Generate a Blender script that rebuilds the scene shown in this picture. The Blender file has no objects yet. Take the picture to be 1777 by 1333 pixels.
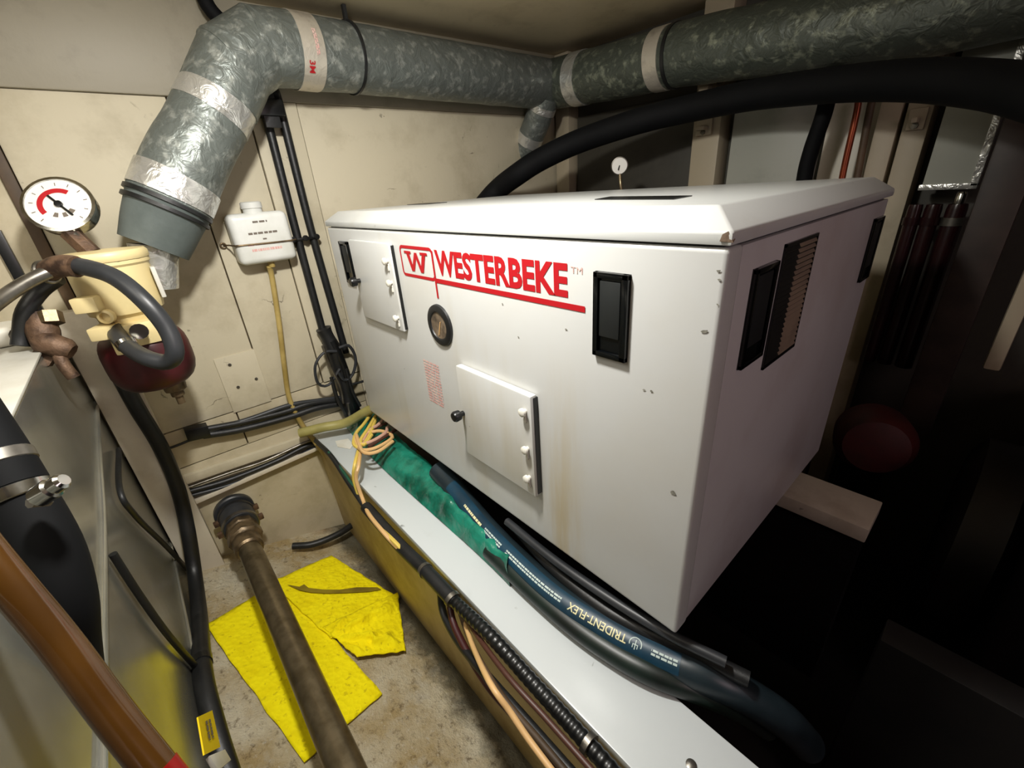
import bpy, bmesh, math, random
from mathutils import Vector, Matrix, noise
random.seed(7)
SC = bpy.context.scene
COL = SC.collection

# ------------------------------------------------------------------ camera
cd = bpy.data.cameras.new('camera')
cd.sensor_width = 36.0
cd.lens = 15.048
cd.clip_start = 0.02
cam = bpy.data.objects.new('camera', cd)
COL.objects.link(cam)
cam.matrix_world = Matrix(((0.663653, -0.273981, 0.696059, 1.37054),
                           (0.744950, 0.326558, -0.581729, -0.46526),
                           (-0.067921, 0.904596, 0.420824, 0.67400),
                           (0, 0, 0, 1)))
SC.camera = cam

# ------------------------------------------------------------------ world, lamps, exposure
wd = bpy.data.worlds.new('world')
SC.world = wd
wd.use_nodes = True
wd.node_tree.nodes['Background'].inputs[0].default_value = (0.9, 0.85, 0.8, 1)
wd.node_tree.nodes['Background'].inputs[1].default_value = 0.02


def lamp(name, kind, loc, energy, color, size, target=None):
    l = bpy.data.lights.new(name, kind)
    l.energy = energy
    l.color = color
    if kind == 'AREA':
        l.shape = 'DISK'
        l.size = size
    else:
        l.shadow_soft_size = size
    o = bpy.data.objects.new(name, l)
    COL.objects.link(o)
    o.location = loc
    if target:
        o.rotation_euler = (Vector(target) - Vector(loc)).to_track_quat('-Z', 'Y').to_euler()
    return o


torch = lamp('inspection_torch', 'SPOT', (0.84, -0.30, 1.14), 76.0, (1.0, 0.975, 0.92), 0.045, (0.22, 0.05, -0.10))
torch.data.spot_size = math.radians(168)
torch.data.spot_blend = 1.0
lamp('hatch_light', 'AREA', (0.60, -0.70, 1.15), 9.0, (1.0, 0.94, 0.82), 0.8, (0.2, -0.35, -0.3))  # added overhead fill to brighten the trough floor and tank, no fixture modelled
lamp('doorway_light', 'AREA', (2.6, -0.1, 0.85), 4.2, (1.0, 0.76, 0.79), 0.5, (1.18, 0.35, 0.35))  # added pink fill for the cabinet's right face, its source is unseen
SC.view_settings.view_transform = 'Standard'
SC.view_settings.look = 'None'
SC.view_settings.gamma = 1.0
SC.view_settings.use_curve_mapping = False
SC.view_settings.exposure = -0.2


# ------------------------------------------------------------------ materials
def hx(s):
    s = s.lstrip('#')
    v = [int(s[i:i + 2], 16) / 255 for i in (0, 2, 4)]
    return tuple((c / 12.92 if c <= .04045 else ((c + .055) / 1.055) ** 2.4) for c in v) + (1,)


class NT:
    def __init__(self, name):
        self.m = bpy.data.materials.new(name)
        self.m.use_nodes = True
        self.t = self.m.node_tree
        self.b = self.t.nodes['Principled BSDF']
        self.co = self.t.nodes.new('ShaderNodeTexCoord').outputs['Object']

    def link(self, a, b):
        self.t.links.new(a, b)

    def mapping(self, scale=(1, 1, 1), loc=(0, 0, 0)):
        n = self.t.nodes.new('ShaderNodeMapping')
        n.inputs['Scale'].default_value = scale
        n.inputs['Location'].default_value = loc
        self.link(self.co, n.inputs[0])
        return n.outputs[0]

    def noise(self, scale, detail=4, rough=.55, vec=None, dist=0):
        n = self.t.nodes.new('ShaderNodeTexNoise')
        n.inputs['Scale'].default_value = scale
        n.inputs['Detail'].default_value = detail
        n.inputs['Roughness'].default_value = rough
        n.inputs['Distortion'].default_value = dist
        self.link(vec or self.co, n.inputs['Vector'])
        return n.outputs[0]

    def voronoi(self, scale, feature='F1', vec=None):
        n = self.t.nodes.new('ShaderNodeTexVoronoi')
        n.feature = feature
        n.inputs['Scale'].default_value = scale
        self.link(vec or self.co, n.inputs['Vector'])
        return n.outputs['Distance']

    def ramp(self, fac, a, b, va=0., vb=1.):
        n = self.t.nodes.new('ShaderNodeMapRange')
        n.inputs[1].default_value = a
        n.inputs[2].default_value = b
        n.inputs[3].default_value = va
        n.inputs[4].default_value = vb
        self.link(fac, n.inputs[0])
        return n.outputs[0]

    def mul(self, a, b):
        n = self.t.nodes.new('ShaderNodeMath')
        n.operation = 'MULTIPLY'
        self.link(a, n.inputs[0])
        if isinstance(b, (int, float)):
            n.inputs[1].default_value = b
        else:
            self.link(b, n.inputs[1])
        return n.outputs[0]

    def mix(self, fac, a, b):
        n = self.t.nodes.new('ShaderNodeMixRGB')
        self.link(fac, n.inputs[0])
        for i, v in ((1, a), (2, b)):
            if isinstance(v, tuple):
                n.inputs[i].default_value = v
            else:
                self.link(v, n.inputs[i])
        return n.outputs[0]

    def bump(self, h, strength=.3, dist=.01):
        n = self.t.nodes.new('ShaderNodeBump')
        n.inputs['Strength'].default_value = strength
        n.inputs['Distance'].default_value = dist
        self.link(h, n.inputs['Height'])
        self.link(n.outputs[0], self.b.inputs['Normal'])

    def base(self, v):
        if isinstance(v, tuple):
            self.b.inputs['Base Color'].default_value = v
        else:
            self.link(v, self.b.inputs['Base Color'])

    def set(self, rough=.5, metal=0, spec=.5, coat=0, trans=0):
        self.b.inputs['Roughness'].default_value = rough
        self.b.inputs['Metallic'].default_value = metal
        self.b.inputs['Specular IOR Level'].default_value = spec
        self.b.inputs['Coat Weight'].default_value = coat
        self.b.inputs['Transmission Weight'].default_value = trans


def simple(name, c1, c2=None, rough=.5, metal=0, ns=12, lo=.4, hi=.65, bump=0, bs=60, bd=.004, spec=.5, coat=0, trans=0):
    n = NT(name)
    n.set(rough, metal, spec, coat, trans)
    if c2:
        n.base(n.mix(n.ramp(n.noise(ns), lo, hi), hx(c1), hx(c2)))
    else:
        n.base(hx(c1))
    if bump:
        n.bump(n.noise(bs, 3), bump, bd)
    return n.m


def painted(name, c, grime, dark, rough=.55, gl=(.52, .72), cracks=0, streak=0, speck=.0, bump=.15, gs=5):
    n = NT(name)
    n.set(rough)
    col = n.mix(n.mul(n.ramp(n.noise(gs, 6, .65), *gl), .75), hx(c), hx(grime))
    if streak:
        v = n.mapping((9, 9, .9))
        col = n.mix(n.mul(n.ramp(n.noise(2.2, 5, .6, v), .55, .78), streak), col, hx(grime))
    if cracks:
        d_ = n.t.nodes.new('ShaderNodeMixRGB')
        d_.inputs[0].default_value = .09
        nz = n.t.nodes.new('ShaderNodeTexNoise')
        nz.inputs['Scale'].default_value = 14
        nz.inputs['Detail'].default_value = 5
        n.link(n.co, nz.inputs['Vector'])
        n.link(n.co, d_.inputs[1])
        n.link(nz.outputs['Color'], d_.inputs[2])
        edge = n.ramp(n.voronoi(8, 'DISTANCE_TO_EDGE', d_.outputs[0]), .0, .014, 1, 0)
        mask = n.ramp(n.noise(7.5, 3), .62, .70)
        col = n.mix(n.mul(n.mul(edge, mask), cracks), col, hx(dark))
    if speck:
        s = n.ramp(n.noise(38, 2, .5), .72, .76)
        m = n.ramp(n.noise(6, 2), .5, .58)
        col = n.mix(n.mul(n.mul(s, m), speck), col, hx(dark))
    n.base(col)
    n.bump(n.noise(45, 4), bump, .003)
    return n.m


def foil(name, c1, c2, rough=.3, metal=.8, bs=26, bstr=.8, patch=14, lo=.55, hi=.7):
    n = NT(name)
    n.set(rough, metal)
    n.base(n.mix(n.ramp(n.noise(patch, 4, .6), lo, hi), hx(c1), hx(c2)))
    n.bump(n.noise(bs, 3, .55, None, .8), bstr, .012)
    return n.m


MAT = {}
MAT['wall'] = painted('cream_wall_paint', '#c2b9a1', '#9a8f75', '#3c3020', .6, (.5, .75), cracks=.85, speck=.5, gs=4)
MAT['wall_b'] = painted('grubby_cream_paint', '#bdb297', '#968a6a', '#3c3020', .6, (.45, .75), cracks=.5, speck=.8, gs=6)
MAT['beam'] = painted('upper_beam_paint', '#8f8876', '#736c5c', '#3c3020', .5, speck=.3)
MAT['board'] = painted('pale_board_paint', '#cfc6b4', '#a89b88', '#54483a', .55, speck=.7)
MAT['under'] = simple('joint_shadow_wood', '#5a4c36', '#3e3322', .8)  # brown backing wood showing in the joints between panels
MAT['brownwood'] = simple('brown_wood', '#5a4630', '#3e2f1f', .6, ns=9)
MAT['ceil'] = painted('ceiling_board', '#cabb9b', '#a89878', '#2c2418', .5, streak=.4, speck=.2)
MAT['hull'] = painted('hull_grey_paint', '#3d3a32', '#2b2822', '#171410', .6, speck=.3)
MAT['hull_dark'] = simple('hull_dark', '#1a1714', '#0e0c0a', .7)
MAT['post'] = painted('frame_post_paint', '#ab9f88', '#8a7e66', '#463a28', .5, speck=.4)
MAT['panel'] = painted('insulation_panel', '#a9aaa0', '#8c8d84', '#55524a', .45, speck=.2)
MAT['panel_w'] = painted('white_insulation_panel', '#d8d2c2', '#b9b09c', '#55524a', .45, speck=.2)

n = NT('stained_floor')
n.set(.75)
c_ = n.mix(n.ramp(n.noise(5, 6, .65), .38, .62), hx('#e2d8bc'), hx('#bda676'))
c_ = n.mix(n.ramp(n.noise(11, 5, .7), .54, .72), c_, hx('#d2c9b2'))
c_ = n.mix(n.mul(n.ramp(n.noise(48, 5, .75), .54, .68), .75), c_, hx('#665030'))
c_ = n.mix(n.mul(n.ramp(n.noise(90, 3, .7), .6, .7), .7), c_, hx('#e0d8c4'))
c_ = n.mix(n.mul(n.ramp(n.noise(3.1, 3), .62, .72), .7), c_, hx('#8a5a24'))
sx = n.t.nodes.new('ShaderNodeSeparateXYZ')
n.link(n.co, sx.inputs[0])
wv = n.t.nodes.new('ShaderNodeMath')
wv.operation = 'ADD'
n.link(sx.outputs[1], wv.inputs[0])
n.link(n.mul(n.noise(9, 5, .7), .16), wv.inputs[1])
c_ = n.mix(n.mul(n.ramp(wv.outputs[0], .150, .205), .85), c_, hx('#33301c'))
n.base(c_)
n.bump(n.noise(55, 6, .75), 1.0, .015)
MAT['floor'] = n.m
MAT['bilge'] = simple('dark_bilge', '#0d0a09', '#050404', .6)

# white stove enamel of the enclosure with brownish run marks and chipped specks
n = NT('white_enamel')
n.set(.32, 0, .5)
v = n.mapping((5, 1, .7), (.33, 0, 0))
run = n.mul(n.ramp(n.noise(1.9, 4, .55, v), .55, .72), n.ramp(n.noise(3, 2), .42, .62))
c_ = n.mix(n.mul(run, .4), hx('#c6c7c5'), hx('#b0a587'))
c_ = n.mix(n.mul(n.ramp(n.noise(3.3, 5), .5, .8), .35), c_, hx('#bcb5a2'))
tc_ = n.t.nodes.new('ShaderNodeSeparateXYZ')
n.link(n.co, tc_.inputs[0])
off_ = n.t.nodes.new('ShaderNodeMath')
off_.operation = 'ABSOLUTE'
sh_ = n.t.nodes.new('ShaderNodeMath')
sh_.operation = 'SUBTRACT'
sh_.inputs[1].default_value = .325
n.link(tc_.outputs[0], sh_.inputs[0])
n.link(sh_.outputs[0], off_.inputs[0])
drip = n.mul(n.ramp(off_.outputs[0], .0, .07, 1, 0), n.ramp(tc_.outputs[2], .18, .56, 1, 0))
drip = n.mul(drip, n.ramp(n.noise(4, 5, .6, n.mapping((7, 1, .8))), .38, .62))
c_ = n.mix(n.mul(drip, .6), c_, hx('#b39a58'))
sp = n.mul(n.ramp(n.noise(30, 3, .6), .735, .75), n.ramp(n.noise(5, 2), .52, .56))
c_ = n.mix(n.mul(sp, .7), c_, hx('#55564e'))
n.base(c_)
n.bump(n.noise(90, 3), .04, .002)
MAT['enamel'] = n.m
n = NT('white_enamel_side')
n.set(.4, 0, .5)
n.base(n.mix(n.ramp(n.noise(4, 5), .45, .75), hx('#c8c6c6'), hx('#b8b0ae')))
MAT['enamel_side'] = n.m
MAT['lid'] = painted('white_enamel_lid', '#c6c8c6', '#b8b4a8', '#6a5a48', .3, (.6, .85), speck=.35, bump=.04)
MAT['chip'] = simple('rust_chip', '#5a4636', '#7d6a58', .8, bump=.5)
MAT['red'] = simple('red_print', '#ac0c18', None, .5)
MAT['chipgrey'] = simple('chipped_primer', '#8f8d82', '#6a685e', .8, ns=300)
MAT['palered'] = simple('faded_red_print', '#d29c96', '#ddbdb4', .6, ns=60)
MAT['greyprint'] = simple('grey_print', '#6c6258', None, .6)
MAT['black'] = simple('black_plastic', '#0b0c0d', '#141617', .32)
MAT['blackgl'] = simple('black_gloss', '#06080a', None, .15)
MAT['darkpaddle'] = simple('dark_grey_paddle', '#0f1213', '#151919', .6)
MAT['rubber'] = simple('black_rubber', '#141516', '#1f2021', .45, bump=.1, bs=120)
MAT['rubber_soft'] = simple('grey_black_rubber', '#26282b', '#323437', .42)
MAT['rubber_dark'] = simple('matt_black_rubber', '#040507', '#07080a', .75, spec=.2)
MAT['dial'] = simple('dirty_dial', '#7d6d5a', '#3a322b', .4, ns=40)
MAT['duct'] = foil('grey_foil_duct', '#6e7470', '#a0a49e', .42, .4, 30, .45, 36, .52, .7)
MAT['duct2'] = foil('dull_foil_duct', '#50564e', '#8d9382', .45, .35, 30, .5, 34, .54, .72)
MAT['cloth'] = simple('grey_duct_cloth', '#5c6462', '#4c5452', .7, bump=.2)
MAT['tape'] = foil('aluminium_foil_tape', '#d6d6d2', '#a9a8a3', .3, .7, 30, .5, 20)
MAT['tape_w'] = foil('printed_foil_tape', '#cfc8ba', '#b5ada0', .4, .5, 30, .2, 20)
MAT['alu'] = foil('scuffed_aluminium', '#b4b3a8', '#9c9b8e', .22, .75, 5, .06, 6, .4, .7)
MAT['alutop'] = painted('white_tank_top', '#c0beb5', '#a8a496', '#6c6656', .5)
MAT['chrome'] = simple('bright_steel', '#c9c9c4', '#8d8b84', .18, 1, ns=30)
MAT['steel'] = simple('dull_steel', '#8b8780', '#5e5a52', .35, .9, ns=25)
MAT['cream'] = painted('cream_enamel', '#d9c794', '#b8a36c', '#54442a', .42, (.5, .8), speck=.3, bump=.05)
MAT['redbowl'] = simple('dark_red_bowl', '#430a12', '#28070b', .45, ns=9)
MAT['bronze'] = simple('tarnished_bronze', '#7d6a4f', '#4c3f2d', .4, .55, ns=28, bump=.3, bs=50)
MAT['brass'] = simple('brass_pipe', '#857860', '#6c6049', .3, .8, ns=30, bump=.08, bs=90)
MAT['corroded'] = simple('corroded_fitting', '#6b5340', '#3a2a20', .6, .4, ns=40, bump=.6, bs=70)
MAT['white'] = simple('white_plastic', '#dedcd2', '#cfcabb', .45)
MAT['poly'] = simple('translucent_white_poly', '#dfe0dc', '#d2d3cc', .4)
MAT['dialwhite'] = simple('gauge_dial_white', '#e4e2dc', None, .35)
MAT['tubey'] = simple('amber_tube', '#b09a5e', '#8f7a40', .35)
MAT['hosegreen'] = simple('yellow_green_hose', '#9c9458', '#878048', .45)
MAT['green'] = simple('green_plastic_sheet', '#22806a', '#0c4a3a', .25, ns=14, bump=.6, bs=28, bd=.01)
MAT['bluehose'] = simple('black_hose_cover', '#1c272c', '#232f35', .38)
MAT['bluestripe'] = simple('blue_hose_stripe', '#173c50', '#122e3e', .4)
MAT['paleprint'] = simple('pale_print', '#c3d0ca', '#a9bab5', .5)
MAT['creamprint'] = simple('cream_print', '#d8d2a4', None, .5)
MAT['greenhose'] = simple('dark_green_hose', '#16241f', '#0d1512', .4)
n = NT('yellow_felt')
n.set(.9, 0, .2)
c_ = n.mix(n.ramp(n.noise(20, 4), .4, .7), hx('#f8e80c'), hx('#eedb04'))
c_ = n.mix(n.mul(n.ramp(n.noise(70, 2), .62, .7), .5), c_, hx('#b09a10'))
c_ = n.mix(n.mul(n.ramp(n.noise(7, 4), .62, .74), .6), c_, hx('#a8962a'))
n.base(c_)
n.bump(n.voronoi(75), .5, .006)
MAT['pad'] = n.m
MAT['padstain'] = simple('oil_stain', '#8c7a0e', '#6e5c0b', .9)  # dark olive for the shadow band painted on the pad
MAT['wood'] = painted('yellowed_bearer_side', '#b8a678', '#846c3a', '#2c2010', .6, (.4, .7), streak=.3, speck=.6)
MAT['railtop'] = painted('white_bearer_paint', '#c3c9ca', '#adb2af', '#4c4c44', .26, (.6, .85), speck=.8, bump=.06)
MAT['copper'] = simple('copper_pipe', '#8a3f22', '#6e2f18', .35, .6)
MAT['amberhose'] = simple('amber_brown_hose', '#52340f', '#341e08', .2, ns=5, coat=.4)
MAT['redtip'] = simple('red_hose_end', '#8c0f0c', None, .3)
MAT['yellowtag'] = simple('yellow_tag', '#e6c710', None, .45)
MAT['wyel'] = simple('yellow_wire', '#d3b957', None, .45)
MAT['wbeige'] = simple('beige_wire', '#d0a973', None, .45)
MAT['wpink'] = simple('pink_wire', '#c39a86', None, .45)
MAT['wbrown'] = simple('brown_wire', '#4a2c22', None, .45)
MAT['wgreen'] = simple('green_wire', '#1c4a36', None, .45)
MAT['wred'] = simple('dark_red_wire', '#3c1414', None, .45)
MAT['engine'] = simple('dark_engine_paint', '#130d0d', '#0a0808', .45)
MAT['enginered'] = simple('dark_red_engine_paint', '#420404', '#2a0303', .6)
MAT['darkred'] = simple('dark_red_canister', '#2c1012', '#1a0c0e', .25)
MAT['brownboard'] = simple('brown_board', '#352a24', '#241c18', .5)
MAT['vent'] = simple('vent_beige', '#8a7a68', '#75675a', .5)


# ------------------------------------------------------------------ mesh helpers
ORG = {}


def finish(name, verts, faces, mat, parent=None, smooth=False, uvs=None):
    """mesh from world-space verts; child verts are stored relative to the thing's origin"""
    if parent is not None:
        o = ORG[parent.name]
    else:
        xs, ys, zs = zip(*verts)
        o = Vector(((min(xs) + max(xs)) / 2, (min(ys) + max(ys)) / 2, min(zs)))
    me = bpy.data.meshes.new(name)
    me.from_pydata([(v[0] - o[0], v[1] - o[1], v[2] - o[2]) for v in verts], [], faces)
    me.update()
    if smooth:
        me.shade_smooth()
        if smooth != 'all':
            me.set_sharp_from_angle(angle=math.radians(38))
    if mat:
        me.materials.append(MAT[mat])
    ob = bpy.data.objects.new(name, me)
    COL.objects.link(ob)
    ORG[ob.name] = Vector(o)
    if parent is not None:
        ob.parent = parent
    else:
        ob.location = o
    return ob


def thing(name, loc, label, cat, group=None):
    o = bpy.data.objects.new(name, None)
    COL.objects.link(o)
    o.empty_display_size = .05
    o.location = loc
    ORG[o.name] = Vector(loc)
    return tag(o, label, cat, group)


def tag(o, label, cat, group=None):
    o['label'] = label
    o['category'] = cat
    if group:
        o['group'] = group
    return o


def struct(o):
    o['kind'] = 'structure'
    return o


def from_bm(name, bm, mat, parent=None, smooth=False):
    bm.verts.ensure_lookup_table()
    bmesh.ops.recalc_face_normals(bm, faces=bm.faces)
    vs = [tuple(v.co) for v in bm.verts]
    bm.verts.index_update()
    fs = [[v.index for v in f.verts] for f in bm.faces]
    bm.free()
    return finish(name, vs, fs, mat, parent, smooth)


def hexa(name, p, mat, parent=None, bev=0, seg=2):
    """p: 8 corners, bottom ring 0-3 then top ring 4-7"""
    bm = bmesh.new()
    vs = [bm.verts.new(q) for q in p]
    for f in ((3, 2, 1, 0), (4, 5, 6, 7), (0, 1, 5, 4), (1, 2, 6, 5), (2, 3, 7, 6), (3, 0, 4, 7)):
        bm.faces.new([vs[i] for i in f])
    bmesh.ops.recalc_face_normals(bm, faces=bm.faces)
    if bev:
        bmesh.ops.bevel(bm, geom=list(bm.edges), offset=bev, segments=seg, profile=.6, affect='EDGES')
    return from_bm(name, bm, mat, parent, smooth=bool(bev))


def box(name, a, b, mat, parent=None, bev=0, seg=2):
    x0, y0, z0 = a
    x1, y1, z1 = b
    return hexa(name, [(x0, y0, z0), (x1, y0, z0), (x1, y1, z0), (x0, y1, z0),
                       (x0, y0, z1), (x1, y0, z1), (x1, y1, z1), (x0, y1, z1)], mat, parent, bev, seg)


def obox(name, c, ax, ay, az, mat, parent=None, bev=0):
    """oriented box: centre and three half-axis vectors"""
    c, ax, ay, az = map(Vector, (c, ax, ay, az))
    p = [c - ax - ay - az, c + ax - ay - az, c + ax + ay - az, c - ax + ay - az,
         c - ax - ay + az, c + ax - ay + az, c + ax + ay + az, c - ax + ay + az]
    return hexa(name, [tuple(q) for q in p], mat, parent, bev)


class Path:
    def __init__(self, pts, step=.008, smooth=True):
        P = [Vector(p) for p in pts]
        if smooth and len(P) > 2:
            Q = [P[0] * 2 - P[1]] + P + [P[-1] * 2 - P[-2]]
            out = []
            for i in range(1, len(Q) - 2):
                a, b, c, d = Q[i - 1:i + 3]
                k = max(2, int((c - b).length / step))
                for j in range(k):
                    t = j / k
                    out.append(.5 * ((2 * b) + (c - a) * t + (2 * a - 5 * b + 4 * c - d) * t * t + (3 * b - a - 3 * c + d) * t ** 3))
            out.append(P[-1])
        else:
            out = []
            for i in range(len(P) - 1):
                k = max(1, int((P[i + 1] - P[i]).length / step)) if smooth else 1
                for j in range(k):
                    out.append(P[i].lerp(P[i + 1], j / k))
            out.append(P[-1])
        self.p = out
        self.s = [0]
        for i in range(1, len(out)):
            self.s.append(self.s[-1] + (out[i] - out[i - 1]).length)
        self.t = []
        for i in range(len(out)):
            a, b = out[max(0, i - 1)], out[min(len(out) - 1, i + 1)]
            self.t.append((b - a).normalized())
        up = Vector((0, 0, 1)) if abs(self.t[0].z) < .9 else Vector((1, 0, 0))
        nn = (up - self.t[0] * up.dot(self.t[0])).normalized()
        self.n = [nn]
        for i in range(1, len(out)):
            nn = (nn - self.t[i] * nn.dot(self.t[i])).normalized()
            self.n.append(nn)
        self.L = self.s[-1]

    def at(self, s):
        s = max(0, min(self.L, s))
        i = 0
        while i < len(self.s) - 2 and self.s[i + 1] < s:
            i += 1
        f = (s - self.s[i]) / max(1e-9, self.s[i + 1] - self.s[i])
        p = self.p[i].lerp(self.p[i + 1], f)
        t = self.t[i].lerp(self.t[i + 1], f).normalized()
        nn = self.n[i].lerp(self.n[i + 1], f)
        nn = (nn - t * nn.dot(t)).normalized()
        return p, t, nn, t.cross(nn)

    def facing(self, s, d):
        p, t, a, b = self.at(s)
        d = Vector(d)
        return math.atan2(d.dot(b), d.dot(a))

    def cut(self, s0, s1, step=.008):
        k = max(2, int((s1 - s0) / step))
        return [self.at(s0 + (s1 - s0) * i / k) for i in range(k + 1)]


def sweep(name, frames, r, mat, parent=None, seg=16, cap=True, wob=0):
    """ring sweep along frames; r a number or a function of 0..1"""
    V, F = [], []
    m = len(frames)
    for i, (p, t, a, b) in enumerate(frames):
        rr = r(i / (m - 1)) if callable(r) else r
        for j in range(seg):
            th = 2 * math.pi * j / seg
            d = a * math.cos(th) + b * math.sin(th)
            q = rr
            if wob:
                q = rr * (1 + wob * noise.noise((p + d * rr) * 14))
            V.append(tuple(p + d * q))
    for i in range(m - 1):
        for j in range(seg):
            k = (j + 1) % seg
            F.append((i * seg + j, i * seg + k, (i + 1) * seg + k, (i + 1) * seg + j))
    if cap:
        F.append(tuple(range(seg - 1, -1, -1)))
        F.append(tuple((m - 1) * seg + j for j in range(seg)))
    return finish(name, V, F, mat, parent, True)


def tube(name, pts, r, mat, parent=None, seg=14, step=.01, smooth=True, wob=0, cap=True):
    P = pts if isinstance(pts, Path) else Path(pts, step, smooth)
    fr = [(P.p[i], P.t[i], P.n[i], P.t[i].cross(P.n[i])) for i in range(len(P.p))]
    return sweep(name, fr, r, mat, parent, seg, cap, wob)


def lathe(name, prof, org, axis, mat, parent=None, seg=32):
    """prof: list of (radius, height along axis)"""
    ax = Vector(axis).normalized()
    u = ax.orthogonal().normalized()
    w = ax.cross(u)
    o = Vector(org)
    V, F = [], []
    rings = []
    for r, h in prof:
        if r < 1e-6:
            rings.append([len(V)])
            V.append(tuple(o + ax * h))
        else:
            ring = []
            for j in range(seg):
                th = 2 * math.pi * j / seg
                ring.append(len(V))
                V.append(tuple(o + ax * h + (u * math.cos(th) + w * math.sin(th)) * r))
            rings.append(ring)
    for a, b in zip(rings, rings[1:]):
        for j in range(seg):
            k = (j + 1) % seg
            if len(a) == 1 and len(b) == 1:
                continue
            if len(a) == 1:
                F.append((a[0], b[k], b[j]))
            elif len(b) == 1:
                F.append((a[j], a[k], b[0]))
            else:
                F.append((a[j], a[k], b[k], b[j]))
    if len(rings[0]) > 1:
        F.append(tuple(reversed(rings[0])))
    if len(rings[-1]) > 1:
        F.append(tuple(rings[-1]))
    return finish(name, V, F, mat, parent, True)


def prism(name, poly, depth, mat, parent=None, bev=0):
    """poly of 3D points extruded by vector depth"""
    bm = bmesh.new()
    d = Vector(depth)
    a = [bm.verts.new(p) for p in poly]
    b = [bm.verts.new(Vector(p) + d) for p in poly]
    bm.faces.new(a[::-1])
    bm.faces.new(b)
    k = len(a)
    for i in range(k):
        bm.faces.new((a[i], a[(i + 1) % k], b[(i + 1) % k], b[i]))
    bmesh.ops.recalc_face_normals(bm, faces=bm.faces)
    if bev:
        bmesh.ops.bevel(bm, geom=list(bm.edges), offset=bev, segments=2, profile=.6, affect='EDGES')
    return from_bm(name, bm, mat, parent, smooth=bool(bev))


def glyphs(text, w, h, bold=0., sub=0):
    """2D outline mesh of a word scaled to w x h, lower left at the origin"""
    cu = bpy.data.curves.new('glyphs', 'FONT')
    cu.body = text
    cu.offset = bold
    cu.resolution_u = 3
    ob = bpy.data.objects.new('glyphs', cu)
    COL.objects.link(ob)
    bpy.context.view_layer.update()
    me = bpy.data.meshes.new_from_object(ob.evaluated_get(bpy.context.evaluated_depsgraph_get()))
    vs = [v.co.copy() for v in me.vertices]
    fs = [tuple(p.vertices) for p in me.polygons]
    bpy.data.objects.remove(ob)
    bpy.data.curves.remove(cu)
    bpy.data.meshes.remove(me)
    x0, x1 = min(v.x for v in vs), max(v.x for v in vs)
    y0, y1 = min(v.y for v in vs), max(v.y for v in vs)
    return [((v.x - x0) / (x1 - x0) * w, (v.y - y0) / (y1 - y0) * h) for v in vs], fs


def bars(w, h, k, rows=1, seed=1):
    """illegible small print: k little word blocks per row"""
    rnd = random.Random(seed)
    V, F = [], []
    rh = h / rows
    for r in range(rows):
        x = 0
        while x < w:
            l = rnd.uniform(.5, 1.4) * w / k
            e = min(w, x + l * .82)
            i = len(V)
            y0, y1 = h - (r + 1) * rh + rh * .2, h - r * rh - rh * .2
            V += [(x, y0), (e, y0), (e, y1), (x, y1)]
            F.append((i, i + 1, i + 2, i + 3))
            x += l
    return V, F


def flat_print(name, gl, org, ex, ey, mat, parent):
    V, F = gl
    o, ex, ey = Vector(org), Vector(ex), Vector(ey)
    return finish(name, [tuple(o + ex * x + ey * y) for x, y in V], F, mat, parent)


def wrap_print(name, gl, path, s0, ang, r, mat, parent, flip=False, height=0, around=False):
    """print wrapped on a hose: x runs along the hose (or round it with around=True)"""
    bm = bmesh.new()
    vs = [bm.verts.new((x, y, 0)) for x, y in gl[0]]
    for f in gl[1]:
        bm.faces.new([vs[i] for i in f])
    ax = 0 if around else 1
    lo_, hi_ = min(v[ax] for v in gl[0]), max(v[ax] for v in gl[0])
    for k in range(1, 8):
        c_ = [0, 0, 0]
        c_[ax] = lo_ + (hi_ - lo_) * k / 8
        bmesh.ops.bisect_plane(bm, geom=bm.verts[:] + bm.edges[:] + bm.faces[:], plane_co=c_, plane_no=((1, 0, 0), (0, 1, 0))[ax])
    bm.verts.index_update()
    V = [(v.co.x, v.co.y) for v in bm.verts]
    F = [tuple(v.index for v in f.verts) for f in bm.faces]
    bm.free()
    out = []
    for x, y in V:
        if around:
            s, th = s0 + y, ang + x / r
        else:
            s, th = (s0 - x, ang + (y - height / 2) / r) if flip else (s0 + x, ang + (y - height / 2) / r)
        p, t, a, b = path.at(s)
        out.append(tuple(p + (a * math.cos(th) + b * math.sin(th)) * r))
    return finish(name, out, F, mat, parent)


def band(name, path, s0, s1, r, mat, parent, seg=28, wob=0):
    return sweep(name, path.cut(s0, s1, .006), r, mat, parent, seg, True, wob)


def ring(name, c, axis, R, r, mat, parent=None, seg=28):
    prof = [(R + r * math.cos(a), r * math.sin(a)) for a in [i * math.pi / 4 for i in range(9)]]
    ax = Vector(axis).normalized()
    u = ax.orthogonal().normalized()
    w = ax.cross(u)
    V, F = [], []
    for j in range(seg):
        th = 2 * math.pi * j / seg
        for q, h in prof[:-1]:
            V.append(tuple(Vector(c) + ax * h + (u * math.cos(th) + w * math.sin(th)) * q))
    for j in range(seg):
        for i in range(8):
            k = (i + 1) % 8
            F.append((j * 8 + i, j * 8 + k, ((j + 1) % seg) * 8 + k, ((j + 1) % seg) * 8 + i))
    return finish(name, V, F, mat, parent, True)


# ================================================================== the setting
XW = -.22          # face of the bulkhead on the left


def FL(y):         # the trough floor drops towards the bearer
    return -.526 - .31 * (y + .34)


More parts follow.
